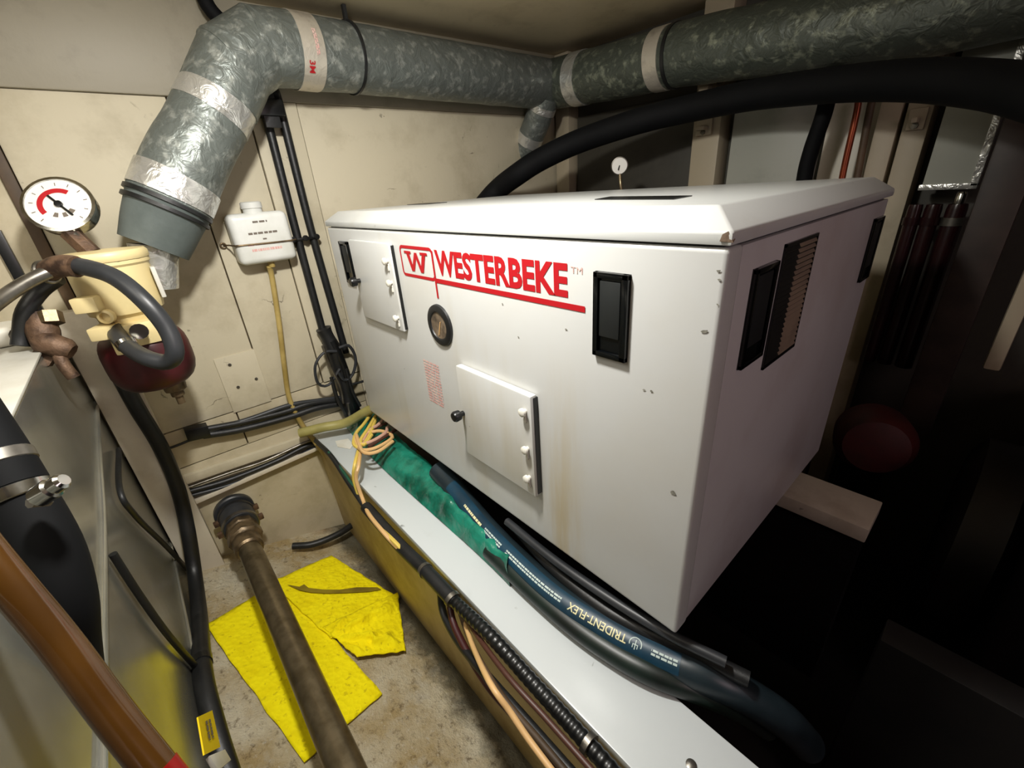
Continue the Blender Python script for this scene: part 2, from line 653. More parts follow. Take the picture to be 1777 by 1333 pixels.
fl = finish('floor', [(-.26, -.70, FL(-.70)), (2.2, -.70, FL(-.70)), (2.2, .12, FL(.12)), (-.26, .12, FL(.12)),
                      (-.26, -.70, -.80), (2.2, -.70, -.80), (2.2, .12, -.80), (-.26, .12, -.80)],
            [(0, 1, 2, 3), (7, 6, 5, 4), (0, 4, 5, 1), (1, 5, 6, 2), (2, 6, 7, 3), (3, 7, 4, 0)], 'floor')
struct(fl)
b_ = box('bilge_floor', (-.26, .12, -.80), (3.0, 1.4, -.70), 'bilge', fl)

wl = struct(box('wall_left', (-.30, -1.7, -.80), (-.232, 1.40, 1.40), 'under'))


def wp(y0, y1, z0, z1, x1=XW, mat='wall', bev=.0015):
    return box('panel', (-.234, y0, z0), (x1, y1, z1), mat, wl, bev)


wp(-1.7, -.6135, .02, .945, XW, 'wall_b')
wp(-.588, -.2445, .052, .945)
wp(-.2405, -.0585, .052, .945)
wp(-.055, .083, .052, .945, XW + .006)
wp(.0865, 1.3, -.80, .945, XW)
wp(-.65, -.352, .052 - .13, .048, XW, 'wall_b')
wp(-.65, .0835, -.80, -.082, XW, 'wall_b')
wp(-.348, .0835, -.079, .048, XW, 'wall_b')
wp(-.357, -.240, .047, .239, XW + .005, 'wall')
wp(-1.7, 1.3, .9455, 1.178, XW + .010, 'beam', .004)
box('batten', (-.234, -.6125, .30), (XW + .012, -.590, .945), 'brownwood', wl, .002)
box('batten', (-.234, -.676, .40), (XW + .016, -.655, .66), 'black', wl, .002)
for y, z in ((-.32, .13), (-.262, .14), (-.32, .21), (-.19, .62), (-.02, .90)):
    lathe('screw', [(.005, 0), (.005, .0015), (0, .002)], (XW + .006, y, z), (1, 0, 0), 'steel', wl, 10)

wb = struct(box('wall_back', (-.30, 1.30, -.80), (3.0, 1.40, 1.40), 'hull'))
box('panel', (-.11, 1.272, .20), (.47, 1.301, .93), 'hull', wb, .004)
box('panel', (.60, 1.262, .30), (.875, 1.301, .85), 'panel', wb, .004)
box('panel', (.885, 1.262, .30), (1.01, 1.301, .85), 'panel_w', wb, .004)
cl = struct(box('ceiling', (-.30, -1.7, 1.175), (3.0, 1.40, 1.26), 'ceil'))
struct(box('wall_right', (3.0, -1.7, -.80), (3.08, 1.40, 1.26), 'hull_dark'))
struct(box('wall_front', (-.30, -1.78, -.80), (3.0, -1.7, 1.26), 'beam'))

# ================================================================== generator enclosure
X0, X1, YB, ZL = .04, 1.176, .72, .600
g = thing('generator_enclosure', (.608, .36, -.11), 'large white sound-shield generator cabinet with red lettering and black latches', 'generator')
box('body', (X0 + .003, .030, .002), (X1 - .004, YB, ZL - .004), 'enamel_side', g)
box('front_panel', (X0, 0, 0), (X1, .036, ZL), 'enamel', g, .006, 3)
box('side_panel', (X1 - .02, .0405, -.004), (X1 - .003, YB - .004, ZL - .002), 'enamel_side', g, .003)
box('base_frame', (X0 + .06, .12, -.108), (X1 - .05, .72, .004), 'black', g, .004)
# lid: small upright lip, chamfer all round, flat top
lp = []
for z, i in ((.6025, -.002), (.616, -.002), (.640, .030)):
    lp.append([(X0 + i, i, z), (X1 - i, i, z), (X1 - i, YB - i, z), (X0 + i, YB - i, z)])
bm = bmesh.new()
rr = [[bm.verts.new(p) for p in q] for q in lp]
bm.faces.new(rr[0][::-1])
bm.faces.new(rr[2])
for a, b in zip(rr, rr[1:]):
    for i in range(4):
        bm.faces.new((a[i], a[(i + 1) % 4], b[(i + 1) % 4], b[i]))
bmesh.ops.bevel(bm, geom=list(bm.edges), offset=.003, segments=2, profile=.6, affect='EDGES')
lid = from_bm('lid', bm, 'lid', g, True)
box('lid_seal', (X0 + .010, .009, .598), (X1 - .010, YB - .010, .607), 'rubber_soft', g)
# chipped corner of the lid
ch = [(1.166, -.0035, .607), (1.171, -.0035, .607), (1.179, -.001, .606), (1.1785, .004, .609), (1.173, -.002, .617), (1.168, -.0035, .614)]
finish('chipped_corner', ch + [(1.168, .004, .612)], [(0, 1, 5), (1, 2, 4), (2, 3, 4), (1, 4, 5), (0, 6, 1), (2, 6, 3), (3, 6, 4), (5, 6, 0)], 'chip', lid)
tp = [(.835, .262), (1.020, .202), (1.036, .137), (.852, .187)]
prism('lift_slot', [(.10, .30, .6402), (.22, .30, .6402), (.21, .24, .6402), (.09, .24, .6402)], (0, 0, .0012), 'black', lid)
prism('lift_slot', [(.828, .268, .6402), (1.024, .205, .6402), (1.034, .134, .6402), (.850, .192, .6402)], (0, 0, .0012), 'black', lid)


def fpanel(z0, z1, x0, x1, d):
    dr = box('access_door', (x0, -d, z0), (x1, -.001, z1), 'enamel', g, .004, 2)
    box('door_seal', (x0 + .006, -d * .6, z0 + .005), (x1 + .0018, .001, z1 - .005), 'black', dr)
    return dr


def hinges(dr, x, d, zs):
    for z in zs:
        lathe('hinge_knob', [(.0045, 0), (.0045, .006), (.008, .007), (.008, .012), (.005, .014), (0, .014)], (x, -d + .001, z), (0, -1, 0), 'white', dr, 14)
        box('hinge_pin', (x - .002, -d - .0035, z - .022), (x + .002, -d + .001, z - .006), 'white', dr, .0008)


def latch_knob(dr, x, z, d):
    lathe('knob', [(.006, 0), (.006, .010), (.0115, .012), (.0125, .024), (.010, .028), (0, .029)], (x, -d + .001, z), (0, -1, 0), 'black', dr, 18)


D1 = .012
du = fpanel(.366, .574, .203, .432, D1)
hinges(du, .416, D1, (.535, .485, .400))
dl = fpanel(.118, .338, .652, .880, .017)
hinges(dl, .866, .017, (.306, .226, .160))
latch_knob(dl, .660, .226, .017)


def recess_latch(x0, x1, z0, z1):
    lt = box('latch', (x0, -.002, z0), (x1, .004, z1), 'blackgl', g)
    for a, b in (((x0, z0), (x1, z0 + .008)), ((x0, z1 - .008), (x1, z1)), ((x0, z0), (x0 + .008, z1)), ((x1 - .010, z0), (x1, z1))):
        box('bezel_bar', (a[0], -.007, a[1]), (b[0], .002, b[1]), 'blackgl', lt, .0015)
    box('paddle', (x0 + .010, -.0052, z0 + .030), (x1 - .012, 0, z1 - .011), 'darkpaddle', lt, .0015)
    return lt


recess_latch(1.006, 1.061, .445, .563)
recess_latch(.118, .176, .452, .566)
latch_knob(du, .228, .470, D1)


def side_latch(y0, y1, z0, z1):
    xs = X1 - .003
    lt = box('latch', (xs - .004, y0, z0), (xs + .002, y1, z1), 'blackgl', g)
    for a, b in (((y0, z0), (y1, z0 + .007)), ((y0, z1 - .007), (y1, z1)), ((y0, z0), (y0 + .008, z1)), ((y1 - .008, z0), (y1, z1))):
        box('bezel_bar', (xs, a[0], a[1]), (xs + .006, b[0], b[1]), 'blackgl', lt, .0015)
    box('paddle', (xs, y0 + .011, z0 + .026), (xs + .004, y1 - .011, z1 - .010), 'darkpaddle', lt, .0015)


side_latch(.078, .148, .438, .566)
side_latch(.632, .700, .446, .568)
# louvred air inlet on the side
xs = X1 - .003
vent = box('air_vent', (xs - .004, .170, .410), (xs + .0008, .292, .580), 'black', g)
for a, b in (((.168, .408), (.294, .412)), ((.168, .578), (.294, .582)), ((.168, .408), (.171, .582)), ((.291, .408), (.294, .582))):
    box('vent_frame', (xs, a[0], a[1]), (xs + .003, b[0], b[1]), 'black', vent)
for mt, ya, yb in (('black', .171, .222), ('vent', .222, .291)):
    bm = bmesh.new()
    k = 22
    for i in range(k):
        z = .413 + .164 * i / k
        for q in ((xs + .0006, ya, z), (xs + .0035, ya, z + .002), (xs + .0012, ya, z + .0062), (xs + .0006, ya, z + .0055)):
            pass
        a = [bm.verts.new(p) for p in ((xs + .0004, ya, z), (xs + .0036, ya, z + .0018), (xs + .0010, ya, z + .0064))]
        b = [bm.verts.new(p) for p in ((xs + .0004, yb, z), (xs + .0036, yb, z + .0018), (xs + .0010, yb, z + .0064))]
        bm.faces.new(a)
        bm.faces.new(b[::-1])
        for m in range(3):
            bm.faces.new((a[m], b[m], b[(m + 1) % 3], a[(m + 1) % 3]))
    o = from_bm('louvre_slats', bm, mt, vent)
    o['kind'] = 'stuff'
# round sight gauge
gc = (.589, 0, .410)
lathe('gauge_ring', [(.029, .0035), (.031, .007), (.038, .008), (.045, .005), (.0465, -.001), (.029, -.001)], gc, (0, -1, 0), 'rubber', g, 36)
gw = lathe('gauge_window', [(.0295, -.001), (.0295, .0048), (0, .0048)], gc, (0, -1, 0), 'dial', g, 32)
obox('gauge_needle', (.592, -.0056, .404), (.0012, 0, 0), (0, .0006, 0), (.006, 0, .016), 'wbeige', gw)
# lettering and logo
YP = -.0007
logo = flat_print('brand_lettering', glyphs('WESTERBEKE', .352, .050, .036), (.604, YP, .519), (1, 0, 0), (0, 0, 1), 'red', g)


def pbar(x0, x1, z0, z1, d=.0):
    d = YP - d
    return finish('logo_bar', [(x0, d, z0), (x1, d, z0), (x1, d, z1), (x0, d, z1)], [(0, 1, 2, 3)], 'red', logo)


pbar(.594, .988, .5025, .5115, .0002)
pbar(.5925, .5985, .470, .566, .0004)
# rounded frame round the W
fr_o, fr_i = [], []
for (cx, cz, a0) in ((.585, .5595, 0), (.472, .5595, 90), (.472, .5165, 180), (.585, .5165, 270)):
    for k in range(6):
        a = math.radians(a0 + 90 * k / 5)
        fr_o.append((cx + .012 * math.cos(a), YP, cz + .012 * math.sin(a)))
        fr_i.append((cx + .0065 * math.cos(a), YP, cz + .0055 * math.sin(a)))
k = len(fr_o)
finish('logo_frame', fr_o + fr_i, [(i, (i + 1) % k, k + (i + 1) % k, k + i) for i in range(k)], 'red', logo)
strokes = [[(-.042, .021), (-.028, .021), (-.013, -.021), (-.0245, -.021)], [(-.0245, -.021), (-.013, -.021), (.006, .019), (-.005, .019)],
           [(.005, .019), (-.006, .019), (.013, -.021), (.0245, -.021)], [(.0245, -.021), (.013, -.021), (.028, .021), (.042, .021)],
           [(-.048, .021), (-.048, .016), (-.019, .016), (-.019, .021)], [(.048, .021), (.048, .016), (.019, .016), (.019, .021)]]
lv = []
for q, st_ in enumerate(strokes):
    lv += [(.528 + x, YP - .0001 * (q + 1), .539 + z) for x, z in st_]
finish('logo_letter', lv, [tuple(range(4 * q, 4 * q + 4)) for q in range(6)], 'red', logo)
flat_print('trademark_print', glyphs('TM', .021, .009), (.962, YP, .556), (1, 0, 0), (0, 0, 1), 'palered', g)
flat_print('warning_print', bars(.068, .115, 4, 15, 3), (.485, YP, .192), (1, 0, 0), (0, 0, 1), 'palered', g)

rnd = random.Random(4)
for cx, cy, cz, rr_ in [p + (q,) for p, q in zip([(1.146,-0.001,0.272), (0.805,-0.001,0.489), (0.952,-0.001,0.471), (1.090,-0.001,0.413), (1.101,-0.001,0.414), (1.168,-0.001,0.577), (1.170,-0.001,0.568), (1.161,-0.001,0.509), (0.842,-0.001,0.436), (0.373,-0.001,0.249), (1.172,-0.001,0.541)], (.006, .0025, .0025, .0025, .0025, .003, .0025, .0045, .0022, .002, .0022))]:
    pl = []
    for k in range(9):
        a = 2 * math.pi * k / 9
        q = rr_ * rnd.uniform(.35, 1)
        pl.append((cx + q * math.cos(a) * 1.2, cy, cz + q * math.sin(a) * .8))
    finish('paint_chip', pl, [tuple(range(9))], 'chipgrey', g)

# ================================================================== bearer beams
def RY(x):
    return -.147


XR0, XR1 = -.22, 1.75
bt = thing('bearer_beam', (.6, -.05, -.6), 'long white-topped bearer beam running beneath the front of the white cabinet', 'beam')
hexa('top_plate', [(XR0, RY(XR0), -.148), (XR1, RY(XR1), -.148), (XR1, RY(XR1) + .137, -.148), (XR0, RY(XR0) + .137, -.148),
                   (XR0, RY(XR0), -.130), (XR1, RY(XR1), -.130), (XR1, RY(XR1) + .137, -.130), (XR0, RY(XR0) + .137, -.130)], 'railtop', bt, .003)
SB = [(XR0, -.128), (.41, -.130), (.85, -.132), (XR1, -.134)]
V, F = [], []
for x, yb in SB:
    V += [(x, RY(x) + .005, -.147), (x, RY(x) + .012, -.36), (x, yb, FL(yb) - .01), (x, yb + .03, FL(yb) - .01), (x, RY(x) + .05, -.36), (x, RY(x) + .05, -.147)]
for i in range(len(SB) - 1):
    for j in range(6):
        F.append((i * 6 + j, i * 6 + (j + 1) % 6, i * 6 + 6 + (j + 1) % 6, i * 6 + 6 + j))
F += [(0, 1, 2, 3, 4, 5), tuple(len(V) - 1 - i for i in range(6))]
finish('side_board', V, F, 'wood', bt)
sp_ = [(1.259,-0.079,-0.130)][0]
lathe('screw', [(.008, 0), (.008, .002), (.004, .0035), (0, .0035)], (sp_[0], sp_[1], -.1305), (0, 0, 1), 'steel', bt, 14)
bb = thing('bearer_beam', (.7, .69, -.7), 'dim white stub of bearer beam showing behind the cabinet on the dark right', 'beam')
box('top_plate', (-.1, .622, -.150), (1.322, .757, -.110), 'board', bb, .003)
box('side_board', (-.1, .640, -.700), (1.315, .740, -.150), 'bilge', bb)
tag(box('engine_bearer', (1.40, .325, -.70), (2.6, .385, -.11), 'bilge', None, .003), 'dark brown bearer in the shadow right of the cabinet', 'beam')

# ================================================================== ventilation duct
dp = thing('ventilation_duct', (-.12, .1, .50), 'grey foil-wrapped ventilation duct with elbow and silver tape under the ceiling', 'duct')
slant = Path([(-0.090,-0.134,0.939), (-0.075,-0.297,0.739), (-0.070,-0.397,0.592)], .01)
SL = slant.L
sweep('slanted_section', slant.cut(0, SL * .72), lambda t: .083 + .006 * t, 'duct', dp, 32, True, .03)
sweep('lower_sleeve', slant.cut(SL * .70, SL), lambda t: .090 - .018 * t, 'cloth', dp, 32, True, .02)
band('foil_tape', slant, .015, .075, .0865, 'tape', dp, 32, .03)
band('foil_tape', slant, SL * .58, SL * .71, .0915, 'tape', dp, 32, .03)
band('clamp_wire', slant, SL * .725, SL * .745, .0925, 'rubber', dp, 32)
band('clamp_wire', slant, SL * .765, SL * .785, .0915, 'rubber', dp, 32)
tube('outlet_spigot', [(-0.070,-0.397,0.599), (-0.070,-0.411,0.537), (-0.070,-0.419,0.495)], lambda t: .052 - .012 * t, 'tape', dp, 20, .02, True, .05)
elb = [(-0.090,-0.134,0.939), (-0.095,-0.087,1.003), (-0.100,-0.016,1.045), (-0.105,0.067,1.050)]
run1 = [(-0.105,0.052,1.049), (-0.110,0.155,1.049), (-0.120,0.302,1.051), (-0.120,0.627,1.047), (-0.120,1.095,1.043)]
for a, b in zip(elb, elb[1:]):
    P_ = Path([a, b], .02)
    d_ = (Vector(b) - Vector(a)).normalized()
    tube('elbow_gore', [Vector(a) - d_ * .022, Vector(b) + d_ * .022], .088, 'duct', dp, 32, .015, True, .02)
R1 = Path(run1, .012)
tube('horizontal_run', R1, .088, 'duct', dp, 36, .012, True, .025)
tpb = band('foil_tape', R1, .012, .072, .0905, 'tape_w', dp, 36, .01)
a_ = R1.facing(.03, (.95, 0, -.1))
wrap_print('tape_print', glyphs('3M', .030, .016, .02), R1, .024, a_ + .30, .0925, 'red', tpb, around=True)
wrap_print('tape_print', bars(.060, .010, 6, 2, 5), R1, .046, a_ - .5, .0925, 'palered', tpb, around=True)
band('hanger_strap', R1, .185, .193, .0925, 'rubber', dp, 36)
obox('strap_tail', (R1.at(.189)[0] + Vector((.02, 0, .10))), (.006, 0, 0), (0, .005, 0), (0, 0, .022), 'rubber', dp)
R2 = Path([(-0.161,1.120,1.046), (0.235,1.120,1.027), (0.460,1.120,1.022), (0.696,1.120,1.004), (0.885,1.120,0.989), (1.092,1.120,0.971), (1.232,1.120,0.972), (1.324,1.120,0.972)], .012)
tube('hull_side_run', R2, .089, 'duct2', dp, 36, .012, True, .025)
band('foil_tape', R2, R2.L * .115, R2.L * .155, .0915, 'tape', dp, 36, .02)
band('foil_tape', R2, R2.L * .36, R2.L * .395, .0915, 'tape_w', dp, 36, .02)
band('hanger_strap', R2, R2.L * .405, R2.L * .413, .0925, 'rubber', dp, 36)
BR = Path([(-0.095,1.060,1.000), (-0.146,1.060,0.926), (-0.218,1.060,0.835), (-0.296,1.060,0.743)], .012)
tube('branch', BR, .056, 'duct', dp, 28, .012, True, .04)
band('foil_tape', BR, .035, .06, .058, 'tape', dp, 28, .05)
band('foil_tape', BR, .16, .20, .058, 'tape', dp, 28, .05)

tag(tube('overhead_cable', [(-0.160,-0.093,1.216), (-0.160,-0.099,1.160), (-0.160,-0.089,1.127), (-0.160,-0.061,1.100), (-0.160,-0.032,1.086)], .018, 'rubber_dark'), 'dark cable dropping from the ceiling behind the duct elbow', 'cable')

# ================================================================== exhaust hose and frame posts along the hull
eh = thing('exhaust_hose', (.5, 1.0, .60), 'thick matt black exhaust hose arching along the hull above the cabinet', 'hose')
EH = Path([(-0.100,0.559,0.504), (-0.100,0.737,0.643), (0.022,0.780,0.714), (0.089,0.850,0.760), (0.204,0.930,0.805), (0.398,1.000,0.842), (0.544,1.050,0.857), (0.730,1.050,0.862), (0.903,1.020,0.851), (1.023,0.980,0.837), (1.140,0.920,0.815), (1.238,0.860,0.787), (1.304,0.800,0.761), (1.391,0.720,0.718)], .015)
tube('hose', EH, .040, 'rubber_dark', eh, 28)


def post(x0, x1, label, cat='post', y0=1.215, z1=1.174, mat='post', z0=-.72):
    return tag(box('frame_post', (x0, y0, z0), (x1, 1.2995, z1), mat, None, .004), label, cat, 'hull frame posts')


post(.480, .578, 'beige hull frame post behind the cabinet carrying the hose clamp')
post(-.205, -.125, 'shadowed hull frame post in the corner below the small branch duct', y0=1.23)
post(1.016, 1.066, 'pale hull post left of the narrow black gap, behind cabinet corner')
post(1.076, 1.130, 'pale hull post right of the narrow black gap, nearest the white foil-edged panel')
for q in (0, 1):
    px = ((.497, .553), (1.085, 1.122))[q]
    lab = ('beige hose clamp fixed to the hull post above the small gauge', 'shadowed hose clamp on the right-hand hull post')[q]
    hz = (.868, .815)[q]
    hc = thing('hose_clamp', ((px[0] + px[1]) / 2, 1.15, hz - .1), lab, 'clamp')
    for dz in (-.066, .050):
        box('lug', (px[0] + .012, 1.172, hz + dz), (px[1] - .012, 1.2145, hz + dz + .012), 'post', hc, .002)
        box('foot', (px[0], 1.203, hz + dz - .016), (px[1], 1.2148, hz + dz + .034), 'post', hc, .002)
        lathe('bolt', [(.008, 0), (.008, .006), (0, .007)], ((px[0] + px[1]) / 2, 1.203, hz + dz + (.026 if dz > 0 else -.006)), (0, -1, 0), 'steel', hc, 8)

tag(tube('vent_hose', [(0.901,1.140,0.887), (0.912,1.120,0.804), (0.898,1.120,0.707), (0.895,1.120,0.632), (0.907,1.120,0.520)], .021, 'rubber_dark'), 'black upright hose hanging against the pale hull panel', 'hose')
tag(tube('copper_pipe', [(0.973,1.160,0.830), (0.978,1.160,0.789), (0.979,1.160,0.641), (0.987,1.160,0.516)], .0085, 'copper'), 'thin reddish copper pipe running up the hull beside the black hose', 'pipe')
tag(tube('drain_pipe', [(0.998,1.200,0.828), (0.998,1.200,0.788), (1.006,1.200,0.638), (1.014,1.200,0.513)], .0095, 'brownwood'), 'thin brown pipe running up the hull right of the copper pipe', 'pipe')  # brown rod stands in for the shadow beside the copper pipe
gq = thing('pressure_gauge', [(0.369,0.950,0.630)][0], 'small round white gauge standing behind the cabinet lid', 'gauge')
gp = [(0.358,0.950,0.709), (0.369,0.950,0.630)]
nrm = (Vector((1.37, -.46, .67)) - Vector(gp[0])).normalized()
lathe('case', [(.027, -.012), (.029, -.01), (.029, .004), (.026, .005), (.026, .003)], gp[0], nrm, 'steel', gq, 24)
lathe('dial', [(.026, .0025), (.026, .0036), (0, .0036)], gp[0], nrm, 'dialwhite', gq, 24)
obox('needle', Vector(gp[0]) + nrm * .0042, nrm.cross(Vector((0, .5, 1))).normalized() * .0018, nrm * .0004, Vector((0, .007, .013)), 'black', gq)
tube('stem', [Vector(gp[0]) + Vector((0, .004, -.022)), gp[1], Vector(gp[1]) + Vector((0, .03, -.10)), Vector(gp[1]) + Vector((0, .32, -.12))], .006, 'brass', gq, 10)

ip = thing('insulation_board', (1.2, 1.2, .58), 'light grey insulation board edged with silver foil tape at far right', 'panel')
box('board', (1.156, 1.19, .598), (1.252, 1.215, .990), 'panel', ip, .003)
box('foil_edge', (1.247, 1.186, .592), (1.262, 1.22, .990), 'tape', ip, .002)
box('foil_edge', (1.150, 1.186, .586), (1.262, 1.22, .600), 'tape', ip, .002)
tag(box('stanchion', (1.275, 1.06, -.05), (1.350, 1.12, .95), 'brownboard', None, .006), 'dark brown upright board at far right beyond the foil-edged panel', 'board')
tag(box('stanchion', (1.395, 1.04, .18), (1.425, 1.10, .95), 'post', None, .006), 'thin pale upright strip at the far right edge', 'board')
for q, (px, rad, mt, lab) in enumerate(((1.158, .016, 'darkred', 'slim dark tube, left of the three under the foil-edged panel'),
                                        (1.195, .018, 'darkred', 'dark glossy tube, middle of the three under the foil-edged panel'),
                                        (1.240, .021, 'darkred', 'dark red canister with a bright cap under the foil-edged panel'))):
    t_ = thing('canister', (px, 1.18, .10), lab, 'canister')
    lathe('tube', [(rad, 0), (rad, .44), (rad * .9, .452), (0, .454)], (px, 1.18, .10), (0, 0, 1), mt, t_, 22)
    if q == 2:
        lathe('cap', [(.012, 0), (.012, .022), (.009, .028), (0, .028)], (px, 1.18, .553), (0, 0, 1), 'chrome', t_, 10)
    lathe('collar', [(rad + .003, 0), (rad + .003, .02)], (px, 1.18, .50), (0, 0, 1), 'steel' if q == 2 else mt, t_, 22)

# ================================================================== main engine, almost lost in the dark
en = thing('main_engine', (2.0, .95, -.70), 'dark main engine with dull red paint, lost in the shadow on the right', 'engine')
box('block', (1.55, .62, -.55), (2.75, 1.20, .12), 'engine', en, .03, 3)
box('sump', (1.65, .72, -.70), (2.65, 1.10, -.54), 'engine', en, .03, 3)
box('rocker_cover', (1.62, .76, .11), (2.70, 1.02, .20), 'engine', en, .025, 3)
for i in range(5):
    lathe('exhaust_port', [(.035, 0), (.035, .07), (.045, .075), (.045, .09)], (1.70 + i * .21, .625, .03), (0, -1, 0), 'enginered', en, 18)
tube('manifold', [(1.62, .53, .03), (1.9, .525, .03), (2.3, .525, .03), (2.66, .54, .03)], .045, 'enginered', en, 18, .05)
lathe('flywheel_housing', [(.20, 0), (.24, .03), (.24, .10), (.20, .12)], (1.555, .91, -.20), (-1, 0, 0), 'engine', en, 30)
rc = thing('red_housing', (1.24, .92, -.70), 'dim red rounded housing glowing faintly behind the cabinet corner', 'machinery')
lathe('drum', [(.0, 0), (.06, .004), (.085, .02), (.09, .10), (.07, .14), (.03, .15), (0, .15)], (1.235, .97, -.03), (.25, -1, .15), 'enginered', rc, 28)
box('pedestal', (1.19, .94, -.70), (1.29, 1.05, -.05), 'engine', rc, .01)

# ================================================================== bulkhead fittings: pipes, bottle, cables
for q, pts in enumerate(([(-0.165,-0.032,0.947), (-0.196,-0.016,0.936), (-0.196,-0.018,0.623), (-0.196,-0.017,0.200)], [(-0.165,0.012,0.952), (-0.196,0.029,0.938), (-0.196,0.030,0.583), (-0.196,0.044,0.146)])):
    lab = ('upright black pipe on the bulkhead, nearer the white bottle', 'upright black pipe on the bulkhead, nearer the white cabinet')[q]
    tag(tube('upright_pipe', pts, .0125, 'rubber'), lab, 'pipe', 'upright black pipes')
pc = thing('pipe_clip', [(-0.200,0.004,0.564)][0], 'black clip holding the two upright pipes beside the white bottle', 'clip')
q_ = [(-0.198,-0.039,0.564), (-0.198,0.041,0.559)]
box('bar', (-.206, q_[0][1], q_[0][2] - .008), (-.180, q_[1][1], q_[1][2] + .006), 'black', pc, .003)
for y in (q_[0][1] + .004, (q_[0][1] + q_[1][1]) / 2, q_[1][1] - .004):
    lathe('stud', [(.009, 0), (.009, .006), (0, .007)], (-.181, y, q_[0][2] - .001), (1, 0, 0), 'black', pc, 12)
pd = thing('pipe_clip', [(-0.170,-0.012,0.925)][0], 'black clip at the top of the upright pipes under the duct elbow', 'clip')
q_ = [(-0.165,-0.046,0.916), (-0.165,0.024,0.930)]
box('bar', (-.20, q_[0][1], q_[0][2] - .016), (-.145, q_[1][1], q_[1][2] + .012), 'black', pd, .004)
box('strap', (-.165, q_[0][1] + .012, q_[0][2] - .045), (-.155, q_[1][1] - .015, q_[0][2] + .045), 'rubber', pd, .003)

bo = thing('coolant_bottle', (-.18, -.125, .505), 'white plastic coolant overflow bottle with red print, wired to the bulkhead', 'bottle')
bq = [(-0.155,-0.207,0.654), (-0.155,-0.041,0.652), (-0.155,-0.052,0.509), (-0.155,-0.215,0.510)]
bz0, bz1 = .507, .652
by0, by1 = -.207, -.043
bm = bmesh.new()
for x in (-.218, -.150):
    pass
vs = [bm.verts.new(p) for p in ((-.218, by0, bz0), (-.150, by0, bz0), (-.150, by1, bz0), (-.218, by1, bz0),
                                (-.218, by0, bz1), (-.150, by0, bz1), (-.150, by1, bz1), (-.218, by1, bz1))]
for f in ((3, 2, 1, 0), (4, 5, 6, 7), (0, 1, 5, 4), (1, 2, 6, 5), (2, 3, 7, 6), (3, 0, 4, 7)):
    bm.faces.new([vs[i] for i in f])
bmesh.ops.bevel(bm, geom=list(bm.edges), offset=.018, segments=5, profile=.5, affect='EDGES')
bd = from_bm('body', bm, 'poly', bo, True)
lathe('neck', [(.026, 0), (.026, .014), (.029, .015), (.029, .030), (.024, .033), (0, .033)], (-.184, -.128, .649), (0, 0, 1), 'poly', bo, 26)
lathe('outlet', [(.010, 0), (.010, .022), (.006, .024)], (-.184, -.120, .512), (0, 0, -1), 'tubey', bo, 14)
XB = -.1494
flat_print('print_line', bars(.040, .009, 3, 1, 2), (XB, -.145, .622), (0, 1, 0), (0, 0, 1), 'greyprint', bd)
flat_print('print_line', bars(.080, .010, 4, 1, 4), (XB, -.165, .590), (0, 1, 0), (0, 0, 1), 'greyprint', bd)
flat_print('print_line', bars(.012, .007, 1, 1, 5), (XB, -.130, .574), (0, 1, 0), (0, 0, 1), 'greyprint', bd)
flat_print('print_line', bars(.100, .006, 6, 1, 6), (XB, -.175, .560), (0, 1, 0), (0, 0, 1), 'palered', bd)
flat_print('print_line', bars(.085, .012, 11, 1, 8), (XB, -.168, .542), (0, 1, 0), (0, 0, 1), 'palered', bd)
tube('tie_wire', [(XW + .004, -.226, .568), (XW + .03, -.216, .568), (-.152, -.206, .567), (-.1475, -.17, .566), (-.1475, -.08, .564), (-.152, -.04, .564), (XW + .03, -.03, .564)], .0024, 'bronze', bo, 8)
ring('wire_eye', (XW + .006, -.228, .568), (1, 0, 0), .007, .0025, 'bronze', bo, 14)
tag(tube('overflow_tube', [(-0.184,-0.128,0.494), (-0.195,-0.127,0.460), (-0.195,-0.147,0.311), (-0.195,-0.173,0.153), (-0.195,-0.187,0.046), (-0.195,-0.177,-0.052), (-0.180,-0.154,-0.143), (-0.140,-0.128,-0.242), (-0.060,-0.106,-0.367), (0.050,-0.107,-0.356)], .0085, 'tubey'),
    'amber plastic overflow tube hanging from the white bottle', 'tube')

# cable knot at the foot of the pipes
cb = thing('cable_bundle', [(-0.180,-0.013,-0.066)][0], 'tangled black cable bundle with loops at the foot of the upright pipes', 'cables')
tube('wrapped_trunk', [(-0.180,-0.016,0.260), (-0.180,-0.002,0.180), (-0.180,-0.002,0.076), (-0.180,0.002,-0.022), (-0.180,-0.002,-0.096)], .026, 'rubber', cb, 14, .01, True, .35)
tube('wrapped_trunk', [(-0.170,-0.004,0.215), (-0.170,0.010,0.122), (-0.170,0.010,0.003), (-0.170,0.019,-0.088)], .018, 'black', cb, 12, .01, True, .35)
tube('cable_loop', [(-0.150,0.009,0.186), (-0.150,0.045,0.184), (-0.150,0.059,0.130), (-0.150,0.034,0.073), (-0.150,0.000,0.061), (-0.150,-0.016,0.101)], .0055, 'rubber_soft', cb, 8)
tube('cable_loop', [(-0.150,-0.002,0.176), (-0.150,-0.045,0.184), (-0.150,-0.085,0.147), (-0.150,-0.092,0.082), (-0.150,-0.059,0.063), (-0.150,-0.006,0.109)], .005, 'rubber_soft', cb, 8)
tube('cable_loop', [(-0.150,-0.043,0.209), (-0.150,-0.035,0.119), (-0.150,-0.021,0.045), (-0.150,-0.025,-0.026)], .006, 'steel', cb, 8)
tube('cable_loop', [(-0.150,-0.043,0.088), (-0.150,-0.042,0.005), (-0.150,-0.026,-0.070)], .007, 'rubber', cb, 8)
tube('cable_loop', [(-0.150,0.015,0.102), (-0.150,0.019,0.006), (-0.150,0.033,-0.061)], .006, 'rubber', cb, 8)
